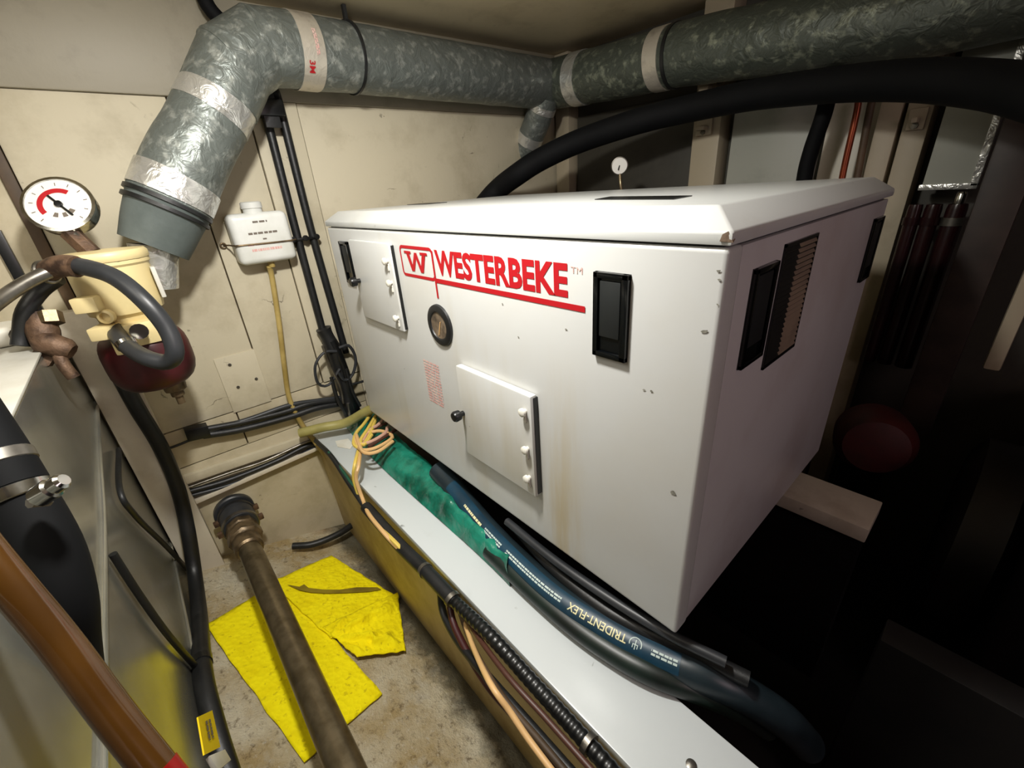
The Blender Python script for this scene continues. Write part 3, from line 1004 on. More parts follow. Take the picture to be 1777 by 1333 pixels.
tube('cable_end', [(-0.150,0.012,0.037), (-0.150,0.048,0.034), (-0.150,0.071,0.033)], .005, 'rubber', cb, 8)
tube('cable_end', [(-0.150,-0.009,-0.032), (-0.150,-0.013,-0.080), (-0.150,-0.011,-0.101)], .006, 'steel', cb, 8)

wc = thing('wall_cable', [(-0.200,-0.316,-0.005)][0], 'run of black cables with plug box along the lower bulkhead', 'cables')
for dy, r_ in ((-9, .011), (0, .013), (9, .012)):
    pass
tube('cable', [(-0.195,-0.456,0.035), (-0.195,-0.347,0.015), (-0.195,-0.223,0.001), (-0.195,-0.123,-0.002), (-0.195,-0.021,-0.028)], .010, 'rubber', wc, 10)
tube('cable', [(-0.195,-0.459,0.015), (-0.195,-0.354,-0.009), (-0.195,-0.210,-0.024), (-0.195,-0.109,-0.027), (-0.195,-0.014,-0.046)], .012, 'rubber', wc, 10)
tube('cable', [(-0.195,-0.456,0.026), (-0.195,-0.328,0.018), (-0.195,-0.198,0.019), (-0.195,-0.111,0.003), (-0.195,-0.019,-0.019)], .008, 'rubber_soft', wc, 10)
q_ = [(-0.195,-0.469,0.033)][0]
obox('plug_box', q_, (.018, 0, 0), (0, .030, -.004), (0, .001, .020), 'black', wc, .003)
tag(tube('earth_wire', [(-0.205,-0.486,0.011), (-0.205,-0.541,0.007), (-0.205,-0.586,0.012)], .004, 'rubber'), 'thin black wire trailing from the plug box toward the board', 'wire')

ct = thing('cable_tray', [(-0.210,-0.377,-0.157)][0], 'pale cable batten carrying dark cables low on the bulkhead', 'tray')
def strip(a, b, h, x1, mat, name):
    hexa(name, [(XW, a[1], a[2] - h), (x1, a[1], a[2] - h), (x1, b[1], b[2] - h), (XW, b[1], b[2] - h),
                (XW, a[1], a[2]), (x1, a[1], a[2]), (x1, b[1], b[2]), (XW, b[1], b[2])], mat, ct, .002)
q_ = [(-0.205,-0.569,-0.101), (-0.205,-0.141,-0.126), (-0.205,-0.600,-0.194), (-0.205,-0.140,-0.179)]
strip(q_[0], q_[1], .030, -.203, 'wall', 'batten')
strip(q_[2], q_[3], .014, -.190, 'board', 'batten')
tube('cable', [(-0.198,-0.561,-0.155), (-0.198,-0.437,-0.172), (-0.198,-0.290,-0.173), (-0.198,-0.185,-0.162), (-0.198,-0.123,-0.173)], .009, 'rubber', ct, 10)
tube('cable', [(-0.198,-0.562,-0.171), (-0.198,-0.426,-0.193), (-0.198,-0.255,-0.191), (-0.198,-0.153,-0.185), (-0.198,-0.112,-0.216)], .007, 'rubber_soft', ct, 10)
tube('cable', [(-0.198,-0.557,-0.141), (-0.198,-0.430,-0.147), (-0.198,-0.323,-0.155), (-0.198,-0.181,-0.146), (-0.198,-0.127,-0.156)], .005, 'steel', ct, 10)
tag(tube('drain_hose', [(-0.160,-0.196,-0.083), (-0.120,-0.126,-0.074), (-0.080,-0.055,-0.070), (0.000,0.010,-0.016), (0.080,0.039,0.015)], .017, 'hosegreen'), 'short yellowish green hose lying behind the coiled wires', 'hose')

# ================================================================== fuel filter with vacuum gauge
ff = thing('fuel_filter', (.02, -.50, .24), 'cream fuel filter with dark red bowl on the left bulkhead', 'filter')
fx, fy = .02, -.495
lathe('lid', [(.060, 0), (.080, .001), (.082, .006), (.082, .016), (.078, .021), (.03, .024), (0, .024)], (fx, fy, .582), (0, 0, 1), 'cream', ff, 12)
lathe('body', [(.070, 0), (.074, .02), (.074, .10), (.078, .105), (.078, .112)], (fx, fy, .470), (0, 0, 1), 'cream', ff, 32)
lathe('head', [(.046, 0), (.056, .012), (.060, .05), (.066, .06)], (fx, fy, .412), (0, 0, 1), 'cream', ff, 28)
obox('bracket_lug', (fx + .055, fy - .052, .505), (.030, -.012, 0), (.008, .020, 0), (0, 0, .016), 'cream', ff, .004)
obox('bracket_lug', (fx + .062, fy - .048, .442), (.028, -.012, 0), (.008, .020, 0), (0, 0, .014), 'cream', ff, .004)
box('wall_bracket', (XW + .001, fy - .022, .495), (fx - .05, fy + .022, .545), 'cream', ff, .004)
lathe('port', [(.015, 0), (.015, .012), (.010, .014), (.010, .004)], (fx + .072, fy - .035, .475), (.9, -.4, 0), 'cream', ff, 18)
obox('inlet_block', (fx + .055, fy + .012, .425), (.032, .004, 0), (-.004, .036, 0), (0, 0, .026), 'cream', ff, .006)
obox('inlet_block', (fx + .060, fy - .030, .408), (.020, -.006, 0), (.004, .016, 0), (0, 0, .022), 'cream', ff, .005)
box('label_plate', (fx + .012, fy + .069, .490), (fx + .05, fy + .078, .560), 'alutop', ff, .002)
lathe('bowl', [(.02, 0), (.045, .003), (.062, .009), (.074, .019), (.082, .033), (.087, .050), (.088, .070), (.088, .100), (.085, .120), (.079, .134), (.070, .142)], (fx, fy, .272), (0, 0, 1), 'redbowl', ff, 32)
lathe('drain_valve', [(0, 0), (.009, .001), (.009, .022), (.015, .024), (.015, .036), (.024, .040), (.026, .062)], (fx + .012, fy + .022, .216), (0, 0, 1), 'bronze', ff, 10)
lathe('hose_tail', [(.014, 0), (.014, .03), (.017, .032), (.017, .04)], (fx + .08, fy + .008, .432), (1, -.1, .15), 'chrome', ff, 14)
vg = thing('vacuum_gauge', [(0.022,-0.517,0.598)][0], 'round white vacuum gauge with red arc standing on the cream filter', 'gauge')
gc = Vector([(-0.033,-0.528,0.699)][0])
gn = Vector((.80, -.24, .50)).normalized()
lathe('case', [(.040, -.030), (.056, -.026), (.060, -.018), (.060, .002), (.063, .003), (.063, .009), (.057, .010), (.057, .006)], gc, gn, 'chrome', vg, 36)
dl_ = lathe('dial', [(.057, .0045), (.057, .0062), (0, .0062)], gc, gn, 'dialwhite', vg, 36)
gu = (Vector((0, 0, 1)) - gn * gn.z).normalized()
gr = gu.cross(gn)
def arc(name, r0, r1, a0, a1, mat, h=.0068):
    V, F = [], []
    k = 20
    for i in range(k + 1):
        a = math.radians(a0 + (a1 - a0) * i / k)
        d = gr * math.cos(a) + gu * math.sin(a)
        V += [tuple(gc + gn * h + d * r0), tuple(gc + gn * h + d * r1)]
    for i in range(k):
        F.append((2 * i, 2 * i + 1, 2 * i + 3, 2 * i + 2))
    return finish(name, V, F, mat, dl_)
arc('red_arc', .027, .037, 55, 215, 'red')
for i in range(11):
    a = 225 - i * 27
    arc('scale_mark', .043, .050, a - 1, a + 1, 'greyprint')
for a in (-40, -75, -110):
    arc('scale_print', .020, .030, a - 9, a + 9, 'greyprint')
nd = (gr * math.cos(2.2) + gu * math.sin(2.2))
obox('needle', gc + gn * .0085 - nd * .004, nd * .030, gn.cross(nd) * .0022, gn * .0006, 'black', dl_)
lathe('hub', [(.007, .006), (.007, .011), (0, .012)], gc, gn, 'black', dl_, 14)
gs = gc - gn * .012 - gu * .055
st = Vector((fx - .012, fy - .02, .606))
tube('stem', [gs + gu * .01, gs - gu * .012, (st + gs) / 2 + Vector((0, 0, .012)), st], .011, 'steel', vg, 12)
md = st.lerp(gs, .38)
lathe('stem_nut', [(.019, -.03), (.019, .03)], md, gs - st, 'corroded', vg, 6)

fh = thing('fuel_hose', [(0.173,-0.524,0.435)][0], 'thick grey black fuel hose looping in front of the cream filter', 'hose')
tube('hose', [(0.117,-0.550,0.587), (0.155,-0.525,0.583), (0.212,-0.488,0.562), (0.262,-0.461,0.517), (0.281,-0.445,0.460), (0.293,-0.448,0.414), (0.277,-0.465,0.393), (0.252,-0.490,0.400), (0.193,-0.514,0.415), (0.129,-0.527,0.433), (0.078,-0.530,0.441)], .0165, 'rubber_soft', fh, 16)
hs = [(0.171,-0.519,0.423), (0.163,-0.521,0.432)]
lathe('hose_clip', [(.0185, -.006), (.0185, .006)], hs[0], Vector(hs[1]) - Vector(hs[0]), 'chrome', fh, 18)
tag(tube('metal_fuel_pipe', [(0.234,-0.701,0.518), (0.166,-0.656,0.548), (0.131,-0.613,0.570), (0.114,-0.573,0.583), (0.121,-0.547,0.584)], .0125, 'steel'), 'bare metal fuel pipe entering from the left edge', 'pipe')
jt = thing('taped_joint', [(0.103,-0.570,0.582)][0], 'brown wrapped pipe joint where metal pipe meets the fuel hose', 'fitting')
tube('wrapping', [(0.100,-0.596,0.575), (0.113,-0.572,0.586), (0.130,-0.551,0.588), (0.142,-0.538,0.585)], .020, 'corroded', jt, 16, .006, True, .25)
ring('band', [(0.105,-0.586,0.580)][0], Vector((.02, .02, .008)), .020, .004, 'steel', jt)
tag(tube('return_hose', [(0.093,-0.577,0.566), (0.077,-0.612,0.544), (0.084,-0.645,0.511), (0.075,-0.666,0.472), (0.081,-0.678,0.446)], .015, 'rubber'), 'short black hose bending down left of the cream filter', 'hose')
fv = thing('fuel_valve', [(0.099,-0.658,0.419)][0], 'corroded brown fuel valve cluster beside the cream filter', 'valve')
q_ = [(0.089,-0.636,0.467), (0.113,-0.628,0.439), (0.087,-0.657,0.441), (0.091,-0.616,0.491), (0.072,-0.662,0.458), (0.135,-0.627,0.403), (0.104,-0.654,0.417)]
lathe('valve_body', [(.012, -.04), (.022, -.036), (.026, 0), (.022, .036), (.012, .04)], q_[0], Vector(q_[5]) - Vector(q_[3]), 'corroded', fv, 12)
lathe('valve_body', [(.016, -.03), (.024, -.02), (.024, .02), (.016, .03)], q_[1], (.3, .6, -.5), 'corroded', fv, 8)
lathe('nut', [(.020, -.012), (.020, .012)], q_[3], Vector(q_[5]) - Vector(q_[3]), 'bronze', fv, 6)
lathe('nut', [(.019, -.010), (.019, .010)], q_[6], (.9, -.1, .3), 'corroded', fv, 6)
obox('lever', q_[4], (.008, .024, -.012), (.004, .001, .004), (0, .003, .004), 'steel', fv, .001)
tube('outlet', [q_[1], q_[5], Vector(q_[5]) + Vector((.005, .005, -.03))], .011, 'corroded', fv, 12)

# pale mounting board in the corner and aluminium tank
box_b = tag(box('mounting_board', (XW + .001, -.646, -.50), (-.168, -.548, .46), 'board', None, .004), 'pale upright board in the corner below the cream filter', 'board')
tk = thing('fuel_tank', (.5, -.97, -.46), 'reflective aluminium fuel tank with white top filling the left foreground', 'tank')
box('front_sheet', (-.208, -1.30, -.46), (1.15, -.652, .428), 'alu', tk, .006, 3)
box('top_panel', (-.208, -1.31, .4285), (1.16, -.650, .434), 'alutop', tk, .002)
tube('weld_ridge', [(-.205, -.651, .21), (.2, -.651, .18), (.5, -.651, .165), (1.15, -.651, .17)], .007, 'alu', tk, 10)
tube('weld_ridge', [(-.205, -.651, -.30), (1.15, -.651, -.30)], .004, 'alu', tk, 8)

wt = Vector([(-0.041,-0.718,0.436)][0])
tag(box('vent_cover', (wt.x - .06, wt.y - .08, .4345), (wt.x + .05, wt.y + .03, .475), 'white', None, .016, 4), 'rounded white cover standing on the tank top at the left edge', 'cover')
lh = thing('bilge_hose', [(0.429,-0.660,-0.407)][0], 'long black hose running down the board and along the foot of the tank', 'hose')
tube('hose', [(-0.150,-0.577,0.349), (-0.150,-0.575,0.264), (-0.150,-0.572,0.170), (-0.150,-0.564,0.045), (-0.150,-0.570,-0.100), (-0.120,-0.592,-0.241), (-0.060,-0.622,-0.369), (0.124,-0.634,-0.368), (0.431,-0.634,-0.261), (0.567,-0.634,-0.264), (0.651,-0.634,-0.295), (0.736,-0.634,-0.348)], .0195, 'rubber', lh, 16)
q_ = [(0.384,-0.634,-0.274), (0.425,-0.634,-0.264)]
lathe('clip', [(.0215, -.012), (.0215, .012)], q_[0], Vector(q_[1]) - Vector(q_[0]), 'black', lh, 16)
tag(tube('tank_cable', [(0.492,-0.642,0.152), (0.488,-0.642,0.052), (0.465,-0.642,-0.082), (0.404,-0.642,-0.263)], .006, 'rubber'), 'thin black cable slanting across the tank to the hose clip', 'cable')
tag(tube('tank_cable', [(-0.093,-0.642,0.099), (0.166,-0.642,0.107), (0.157,-0.642,0.025), (-0.020,-0.642,-0.204), (-0.214,-0.642,-0.479)], .006, 'rubber'), 'upper thin black cable slanting across the tank toward the board', 'cable')
yt = thing('hose_tag', [(0.755,-0.606,-0.052)][0], 'yellow printed tag tied to the black hose at the bottom edge', 'tag')
q_ = [Vector(p) for p in [(0.755,-0.606,-0.008), (0.671,-0.606,-0.107), (0.743,-0.606,-0.108), (0.821,-0.606,-0.005)]]
nn = (q_[1] - q_[0]).cross(q_[3] - q_[0]).normalized()
prism('plate', [tuple(p) for p in q_], tuple(nn * -.002), 'yellowtag', yt)
e1, e2 = (q_[3] - q_[0]), (q_[1] - q_[0])
flat_print('tag_print', bars(.55, .45, 4, 2, 9), q_[0] + e1 * .22 + e2 * .28 + nn * .0012, e1, e2, 'greyprint', yt)
flat_print('tag_print', bars(.55, .45, 4, 2, 9), q_[0] + e1 * .22 + e2 * .28 - nn * .0032, e1, e2, 'greyprint', yt)
q_ = [(0.806,-0.610,-0.033), (0.729,-0.610,-0.139), (0.732,-0.610,-0.167), (0.811,-0.610,-0.066)]
prism('ferrule', q_, (0, .006, .002), 'white', yt, .001)

# near hoses at the left edge
nh = thing('intake_hose', [(0.848,-0.677,0.128)][0], 'thick black hose with steel clamp standing in the left foreground', 'hose')
tube('hose', [(0.725,-0.635,0.414), (0.748,-0.630,0.382), (0.773,-0.628,0.344), (0.795,-0.635,0.298), (0.799,-0.652,0.244), (0.811,-0.670,0.176), (0.832,-0.683,0.099), (0.861,-0.694,0.012)], .0285, 'rubber_dark', nh, 28)
tube('upper_fitting', [(0.586,-0.670,0.597), (0.643,-0.652,0.526), (0.696,-0.640,0.455), (0.725,-0.635,0.414)], lambda t: .027 + .003 * t, 'rubber_dark', nh, 24)
q_ = [(0.706,-0.639,0.440), (0.730,-0.634,0.407), (0.742,-0.632,0.390)]
lathe('clamp_band', [(.0305, -.007), (.0317, -.006), (.0317, .006), (.0305, .007)], q_[1], Vector(q_[2]) - Vector(q_[0]), 'chrome', nh, 30)
lathe('clamp_band', [(.0305, -.007), (.0317, -.006), (.0317, .006), (.0305, .007)], q_[0], Vector(q_[2]) - Vector(q_[0]), 'steel', nh, 30)
q_ = [Vector(p) for p in [(0.785,-0.608,0.423), (0.798,-0.582,0.438), (0.792,-0.595,0.429)]]
ax_ = (q_[1] - q_[0]).normalized()
lathe('clamp_screw', [(.006, -.016), (.011, -.014), (.011, .002), (.0085, .004), (.0085, .014), (.006, .017), (0, .017)], q_[2], ax_, 'chrome', nh, 12)
lathe('clamp_screw', [(.006, -.008), (.006, .008)], q_[0] + Vector((0, 0, -.006)), ax_.orthogonal(), 'steel', nh, 8)
ah = thing('sight_hose', [(1.034,-0.573,0.273)][0], 'amber brown hose with red end crossing the lower left foreground', 'hose')
AH = Path([(0.801,-0.650,0.552), (0.868,-0.631,0.468), (0.905,-0.619,0.425), (0.950,-0.603,0.371), (0.993,-0.590,0.318), (1.032,-0.577,0.272), (1.059,-0.568,0.239), (1.103,-0.553,0.188)], .01)
tube('hose', AH, .0130, 'amberhose', ah, 24)
band('red_end', AH, AH.L * .765, AH.L * .999, .0136, 'redtip', ah, 24)

# ================================================================== brass drain pipe with rubber coupling
bp = thing('brass_pipe', (.3, -.466, -.33), 'long tarnished brass pipe with rubber coupling lying over the yellow pads', 'pipe')
tube('pipe', [(.03, -.466, -.302), (.5, -.466, -.300), (1.05, -.466, -.297)], .0315, 'brass', bp, 28, .05)
PA = (1, 0, 0)
lathe('rubber_coupling', [(.050, 0), (.053, .004), (.053, .12), (.050, .124)], (XW - .002, -.462, -.302), PA, 'rubber_soft', bp, 30)
lathe('coupling_flange', [(.062, 0), (.062, .02), (.058, .024)], (XW - .004, -.462, -.302), PA, 'rubber_soft', bp, 30)
for x in (-.185, -.115):
    lathe('clamp_band', [(.053, 0), (.0555, .001), (.0555, .013), (.053, .014)], (x, -.462, -.302), PA, 'steel' if x > -.15 else 'rubber', bp, 30)
    for s in (-1, 1):
        box('clamp_lug', (x, -.462 + s * .060 - .009, -.312), (x + .014, -.462 + s * .060 + .009, -.292), 'corroded', bp, .003)
lathe('union', [(.044, 0), (.047, .004), (.047, .026), (.042, .030), (.042, .044), (.050, .047), (.050, .078), (.044, .084), (.036, .10)], (-.10, -.464, -.302), PA, 'bronze', bp, 8)
lathe('union_sleeve', [(.040, 0), (.040, .05), (.034, .056)], (-.015, -.466, -.302), PA, 'bronze', bp, 24)

# ================================================================== yellow absorbent pads
def pad(name, c4, off, label, wrinkle, fold=None, nx=36, ny=30):
    """c4: four floor corners; a soft quilted sheet following the floor"""
    V, F = [], []
    A, B, C, D = [Vector(p) for p in c4]
    for lvl in (0, 1):
        for j in range(ny + 1):
            for i in range(nx + 1):
                u, v = i / nx, j / ny
                p = A.lerp(B, u).lerp(D.lerp(C, u), v)
                h = off + (.0035 if lvl == 0 else 0)
                w = noise.noise(Vector((p.x * 9, p.y * 9, 1.3 * off * 100)))
                h += .004 + .004 * w
                if wrinkle:
                    k = min(1, 6 * u * (1 - u)) * min(1, 4 * v * (1 - v) + .15)
                    ph = math.atan2(u - .62, v + .06) + .18 * noise.noise(Vector((u * 5, v * 5, 3.)))
                    h += wrinkle * k * max(0, math.sin(ph * 9)) ** 1.5 + .006 * k * noise.noise(Vector((u * 9, v * 9, 7.)))
                V.append((p.x + .004 * noise.noise(Vector((v * 7, u * 7, 2))), p.y + .004 * noise.noise(Vector((u * 8, v * 8, 5))), FL(p.y) + h))
    n1 = (nx + 1) * (ny + 1)
    for j in range(ny):
        for i in range(nx):
            a = j * (nx + 1) + i
            F.append((a, a + 1, a + nx + 2, a + nx + 1))
            F.append((n1 + a + nx + 1, n1 + a + nx + 2, n1 + a + 1, n1 + a))
    edge = [i for i in range(nx + 1)] + [j * (nx + 1) + nx for j in range(1, ny + 1)] + [ny * (nx + 1) + i for i in range(nx - 1, -1, -1)] + [j * (nx + 1) for j in range(ny - 1, 0, -1)]
    for a, b in zip(edge, edge[1:] + edge[:1]):
        F.append((b, a, n1 + a, n1 + b))
    return tag(finish(name, V, F, 'pad', None, 'all'), label, 'pad', 'yellow absorbent pads')


pad('absorbent_pad', [(0.102,-0.635,-0.430), (0.630,-0.531,-0.463), (0.579,-0.330,-0.525), (0.016,-0.416,-0.499)], .002, 'flat yellow absorbent pad lying under the brass pipe', 0)
p2 = pad('absorbent_pad', [(0.017,-0.451,-0.480), (-0.020,-0.246,-0.543), (0.303,-0.143,-0.575), (0.344,-0.374,-0.503)], .011, 'yellow absorbent pad near the bearer, with a dark stained crease', 0)
p3 = pad('absorbent_pad', [(0.449,-0.340,-0.508), (0.295,-0.380,-0.496), (0.282,-0.137,-0.571), (0.504,-0.223,-0.544)], .016, 'small crumpled yellow pad corner with folds beside the bearer', .026)
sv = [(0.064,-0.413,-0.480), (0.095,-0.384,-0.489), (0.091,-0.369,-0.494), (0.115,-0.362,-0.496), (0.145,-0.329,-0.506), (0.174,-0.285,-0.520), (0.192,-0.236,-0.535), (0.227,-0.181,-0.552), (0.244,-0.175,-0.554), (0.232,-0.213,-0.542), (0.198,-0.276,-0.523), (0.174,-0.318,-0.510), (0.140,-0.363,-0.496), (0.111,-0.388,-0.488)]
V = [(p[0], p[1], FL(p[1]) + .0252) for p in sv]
finish('stain', V, [tuple(range(len(V)))], 'padstain', p2)  # cast shadow laid on the pad as a flat dark shape

tag(tube('stub_hose', [(-0.125,-0.343,-0.495), (-0.089,-0.278,-0.505), (-0.085,-0.182,-0.515), (-0.120,-0.079,-0.526), (-0.050,-0.066,-0.460)], .0125, 'rubber'), 'short black hose curving from the bearer to the floor', 'hose')

# ================================================================== hoses, sheet and wires between bearer and cabinet
TH = Path([(0.430,0.017,-0.060), (0.520,0.012,-0.080), (0.701,-0.012,-0.098), (0.912,-0.028,-0.098), (1.050,-0.013,-0.098), (1.154,0.014,-0.098), (1.224,0.039,-0.098), (1.279,0.077,-0.130), (1.327,0.122,-0.190), (1.363,0.179,-0.290)], .01)
bh = thing('water_hose', (.9, -.02, -.11), 'black hose with blue printed stripe lying between bearer and cabinet', 'hose')
RH = .029
tube('hose', TH, RH, 'bluehose', bh, 28)
tc = (.35, -.45, .82)
def stripe(name, s0, s1, a0, a1, r, mat, par):
    V, F = [], []
    k = int((s1 - s0) / .008)
    for i in range(k + 1):
        s = s0 + (s1 - s0) * i / k
        p, t, a, b = TH.at(s)
        c0 = TH.facing(s, tc)
        for j in range(9):
            th = c0 + a0 + (a1 - a0) * j / 8
            V.append(tuple(p + (a * math.cos(th) + b * math.sin(th)) * r))
    for i in range(k):
        for j in range(8):
            F.append((i * 9 + j, i * 9 + j + 1, i * 9 + j + 10, i * 9 + j + 9))
    return finish(name, V, F, mat, par, True)
bs = stripe('blue_stripe', TH.L * .08, TH.L * .70, -.62, .62, RH + .0006, 'bluestripe', bh)
def hose_s(px):
    return min(range(len(TH.p)), key=lambda i: (TH.p[i] - Vector(px)).length)
sT = TH.s[hose_s([(1.103,-0.031,-0.060)][0])]
ang = TH.facing(sT, tc)
wrap_print('hose_lettering', glyphs('TRIDENT-FLEX', .118, .0145, .012), TH, sT, ang, RH + .0012, 'creamprint', bh, True, .0145)
# round trident emblem
ds = sT + .014
EM = []
FM = []
for k in range(20):
    a0 = math.radians(-200 + 220 * k / 19)
    for r_ in (.0095, .0112):
        EM.append((.012 + r_ * math.cos(a0), .009 + r_ * math.sin(a0)))
for k in range(19):
    FM.append((2 * k, 2 * k + 1, 2 * k + 3, 2 * k + 2))
def rect(x0, y0, x1, y1):
    i = len(EM)
    EM.extend([(x0, y0), (x1, y0), (x1, y1), (x0, y1)])
    FM.append((i, i + 1, i + 2, i + 3))
rect(.0112, .002, .0128, .018)
rect(.0072, .010, .0085, .016)
rect(.0155, .010, .0168, .016)
rect(.0072, .0092, .0168, .0106)
wrap_print('hose_emblem', (EM, FM), TH, sT + .028, ang, RH + .0012, 'paleprint', bh, True, .018)
wrap_print('hose_small_print', bars(.045, .012, 5, 2, 11), TH, sT + .088, ang, RH + .0012, 'paleprint', bh, True, .012)
wrap_print('hose_small_print', bars(.17, .012, 20, 2, 12), TH, sT - .135, ang, RH + .0012, 'paleprint', bh, True, .012)
wrap_print('hose_small_print', bars(.07, .012, 8, 2, 13), TH, sT - .325, ang, RH + .0012, 'paleprint', bh, True, .012)
wrap_print('hose_lettering', bars(.085, .010, 9, 1, 14), TH, sT - .41, ang, RH + .0012, 'creamprint', bh, True, .010)
tag(tube('coolant_hose', [(0.767,0.025,-0.070), (0.901,0.003,-0.070), (1.025,0.001,-0.070), (1.105,0.015,-0.070), (1.189,0.041,-0.070), (1.275,0.062,-0.070)], .013, 'rubber'), 'slim black hose tucked under the cabinet edge behind the printed hose', 'hose')
tag(tube('return_hose', [(0.756,0.002,-0.035), (0.908,-0.003,-0.035), (1.048,0.004,-0.035), (1.157,0.018,-0.035), (1.244,0.039,-0.035)], .009, 'rubber_soft'), 'thin grey hose under the cabinet above the slim black hose', 'hose')
tag(tube('sleeved_hose', [(0.736,-0.042,-0.107), (0.879,-0.047,-0.107), (0.992,-0.046,-0.107), (1.080,-0.036,-0.107), (1.152,-0.018,-0.107), (1.209,0.016,-0.120), (1.261,0.063,-0.160), (1.307,0.124,-0.240)], .021, 'greenhose'), 'dark green-black hose bulging over the white bearer top below the printed hose', 'hose')
# crumpled green sheet
lo = Path([(-0.163,-0.035,-0.127), (0.131,-0.059,-0.127), (0.474,-0.061,-0.127), (0.665,-0.060,-0.127), (0.779,-0.062,-0.127), (0.833,-0.065,-0.127)], .02)
up = Path([(-0.095,0.058,-0.080), (0.181,0.036,-0.080), (0.412,0.025,-0.080), (0.581,-0.002,-0.080), (0.712,-0.019,-0.080), (0.804,-0.035,-0.080)], .02)
V, F = [], []
nx, ny = 60, 12
for i in range(nx + 1):
    a, b = lo.at(lo.L * i / nx)[0], up.at(up.L * i / nx)[0]
    for j in range(ny + 1):
        v = j / ny
        p = a.lerp(b, v)
        d = .022 * math.sin(math.pi * v) + .010 * noise.noise(p * 30) + .005 * noise.noise(p * 70)
        V.append((p.x, p.y - .3 * max(d, 0), p.z + max(d, -.002)))
for i in range(nx):
    for j in range(ny):
        q = i * (ny + 1) + j
        F.append((q, q + ny + 1, q + ny + 2, q + 1))
tag(finish('plastic_sheet', V, F, 'green', None, 'all'), 'crumpled green plastic sheet between bearer top and cabinet', 'sheet')
# coil of coloured wires spilling over the bearer
wr = thing('wire_coil', [(0.071,-0.041,-0.100)][0], 'loose coil of yellow beige and pink wires spilling over the bearer', 'wires')
coil = [('wyel', [(-0.045,0.042,-0.045), (0.025,-0.025,-0.045), (0.068,-0.073,-0.045), (0.126,-0.106,-0.045), (0.160,-0.101,-0.045), (0.123,-0.053,-0.045), (0.029,0.016,-0.045)]),
        ('wyel', [(-0.006,0.041,-0.040), (0.073,-0.029,-0.040), (0.132,-0.084,-0.040), (0.167,-0.088,-0.040), (0.128,-0.044,-0.040)]),
        ('wbeige', [(0.101,-0.091,-0.045), (0.176,-0.104,-0.045), (0.204,-0.071,-0.045), (0.196,-0.015,-0.045), (0.175,0.004,-0.045), (0.117,-0.009,-0.045), (0.095,-0.048,-0.045)]),
        ('wbeige', [(0.088,-0.080,-0.040), (0.203,-0.107,-0.040), (0.237,-0.076,-0.040), (0.219,-0.014,-0.040)]),
        ('wpink', [(0.153,-0.101,-0.040), (0.166,-0.062,-0.040), (0.152,-0.008,-0.040), (0.123,0.015,-0.040)]),
        ('wpink', [(0.136,-0.079,-0.045), (0.087,-0.036,-0.045), (0.073,0.002,-0.045), (0.056,0.029,-0.045)]),
        ('wbrown', [(0.183,-0.081,-0.045), (0.166,-0.023,-0.045), (0.153,0.023,-0.045), (0.148,0.039,-0.045)]),
        ('wbrown', [(0.112,-0.061,-0.050), (0.078,-0.013,-0.050), (0.075,0.037,-0.050)]),
        ('wyel', [(0.152,-0.105,-0.060), (0.218,-0.145,-0.060), (0.220,-0.159,-0.103), (0.233,-0.162,-0.155), (0.269,-0.167,-0.189), (0.370,-0.177,-0.171), (0.488,-0.183,-0.138), (0.548,-0.177,-0.147), (0.640,-0.173,-0.146)]),
        ('wbeige', [(0.164,-0.103,-0.060), (0.238,-0.142,-0.060), (0.241,-0.159,-0.096), (0.269,-0.163,-0.156), (0.354,-0.181,-0.145), (0.463,-0.189,-0.131), (0.524,-0.181,-0.150), (0.625,-0.173,-0.149)])]
for m_, pts in coil:
    tube('wire', pts, .0058, m_, wr, 8)
ps = [(-0.088,-0.105,-0.129), (-0.068,-0.065,-0.129), (-0.013,-0.067,-0.129), (0.008,-0.088,-0.129), (-0.043,-0.114,-0.129)]
tag(prism('paper_scrap', ps, (0, 0, .0015), 'white'), 'small torn white paper scrap on the bearer beside the coiled wires', 'paper')
# conduit and cables on the bearer side
cn = thing('cable_conduit', [(0.904,-0.177,-0.099)][0], 'black corrugated cable conduit running along the side of the bearer', 'conduit')
CN = Path([(-0.075,-0.159,-0.103), (0.146,-0.163,-0.140), (0.321,-0.169,-0.158), (0.502,-0.171,-0.157), (0.651,-0.171,-0.142), (0.760,-0.171,-0.138), (0.894,-0.171,-0.119), (1.007,-0.171,-0.122), (1.114,-0.171,-0.124), (1.191,-0.171,-0.129), (1.258,-0.171,-0.137)], .008)
kk = CN.L / .007
tube('sleeve', CN.__class__([(0.301,-0.169,-0.160), (0.502,-0.171,-0.157), (0.651,-0.171,-0.142), (0.760,-0.171,-0.138)], .01), .0165, 'rubber', cn, 14)
fr = [CN.at(CN.L * .40 + CN.L * .6 * i / 420) for i in range(421)]
sweep('corrugated_tube', fr, lambda t: .0132 + .0006 * math.sin(t * 420 * .9), 'black', cn, 12)
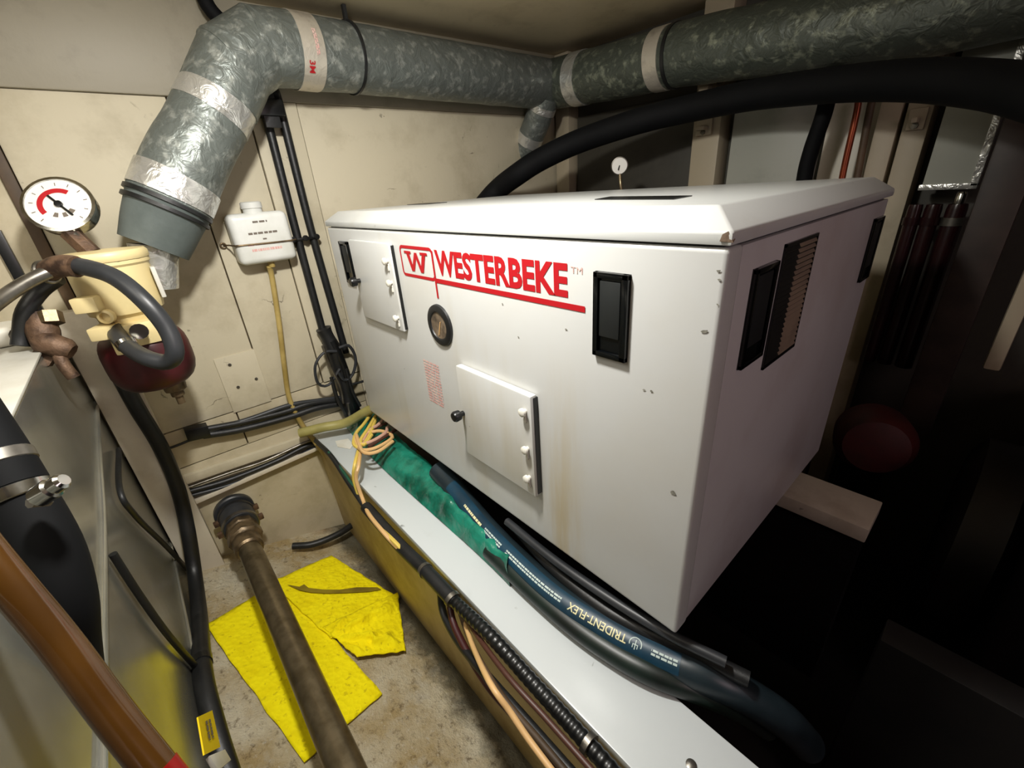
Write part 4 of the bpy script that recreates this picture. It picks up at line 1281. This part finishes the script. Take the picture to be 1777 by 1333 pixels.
tube('feed_cable', [(-0.138,-0.157,-0.124), (0.028,-0.159,-0.113), (0.164,-0.163,-0.148), (0.300,-0.169,-0.169)], .008, 'rubber', cn, 10)
for px in ((782, 1036), (742, 990), (1030, 1300)):
    pass
for q_ in ([(0.760,-0.171,-0.138), (0.771,-0.171,-0.140)], [(0.645,-0.171,-0.143), (0.661,-0.171,-0.141)], [(1.139,-0.171,-0.124), (1.148,-0.171,-0.124)]):
    lathe('tie', [(.0185, -.005), (.0185, .005)], q_[0], Vector(q_[1]) - Vector(q_[0]), 'steel', cn, 14)
lw = [('wred', 'dark red cable hanging below the conduit on the bearer side', [(0.721,-0.161,-0.175), (0.782,-0.187,-0.196), (0.908,-0.207,-0.201), (1.010,-0.207,-0.195), (1.108,-0.207,-0.185), (1.167,-0.207,-0.202)], .008),
      ('rubber', 'black cable drooping beneath the conduit on the bearer side', [(0.683,-0.159,-0.179), (0.714,-0.177,-0.223), (0.815,-0.197,-0.208), (0.948,-0.207,-0.170), (1.056,-0.207,-0.162), (1.144,-0.207,-0.156)], .009),
      ('brownwood', 'brown cable below the conduit near the bottom edge', [(0.758,-0.159,-0.174), (0.839,-0.187,-0.174), (0.933,-0.217,-0.125), (0.995,-0.217,-0.149), (1.080,-0.217,-0.145), (1.142,-0.217,-0.144)], .006),
      ('wbeige', 'pale beige wire at the foot of the bearer side', [(0.767,-0.159,-0.184), (0.866,-0.197,-0.153), (0.997,-0.247,-0.052), (1.045,-0.247,-0.066), (1.083,-0.247,-0.080), (1.136,-0.247,-0.088)], .005),
      ('wbrown', 'thin brown wire just under the corrugated conduit', [(0.749,-0.159,-0.182), (0.959,-0.197,-0.116), (1.075,-0.197,-0.114), (1.169,-0.197,-0.113)], .005),
      ('wgreen', 'thin dark green wire in the corner under the bearer top', [(0.006,-0.159,-0.107), (0.139,-0.159,-0.134), (0.254,-0.159,-0.167), (0.354,-0.159,-0.166)], .005)]
for m_, lab, pts, r_ in lw:
    tag(tube('side_cable', pts, r_, m_, None, 10), lab, 'cable', 'cables on the bearer side')
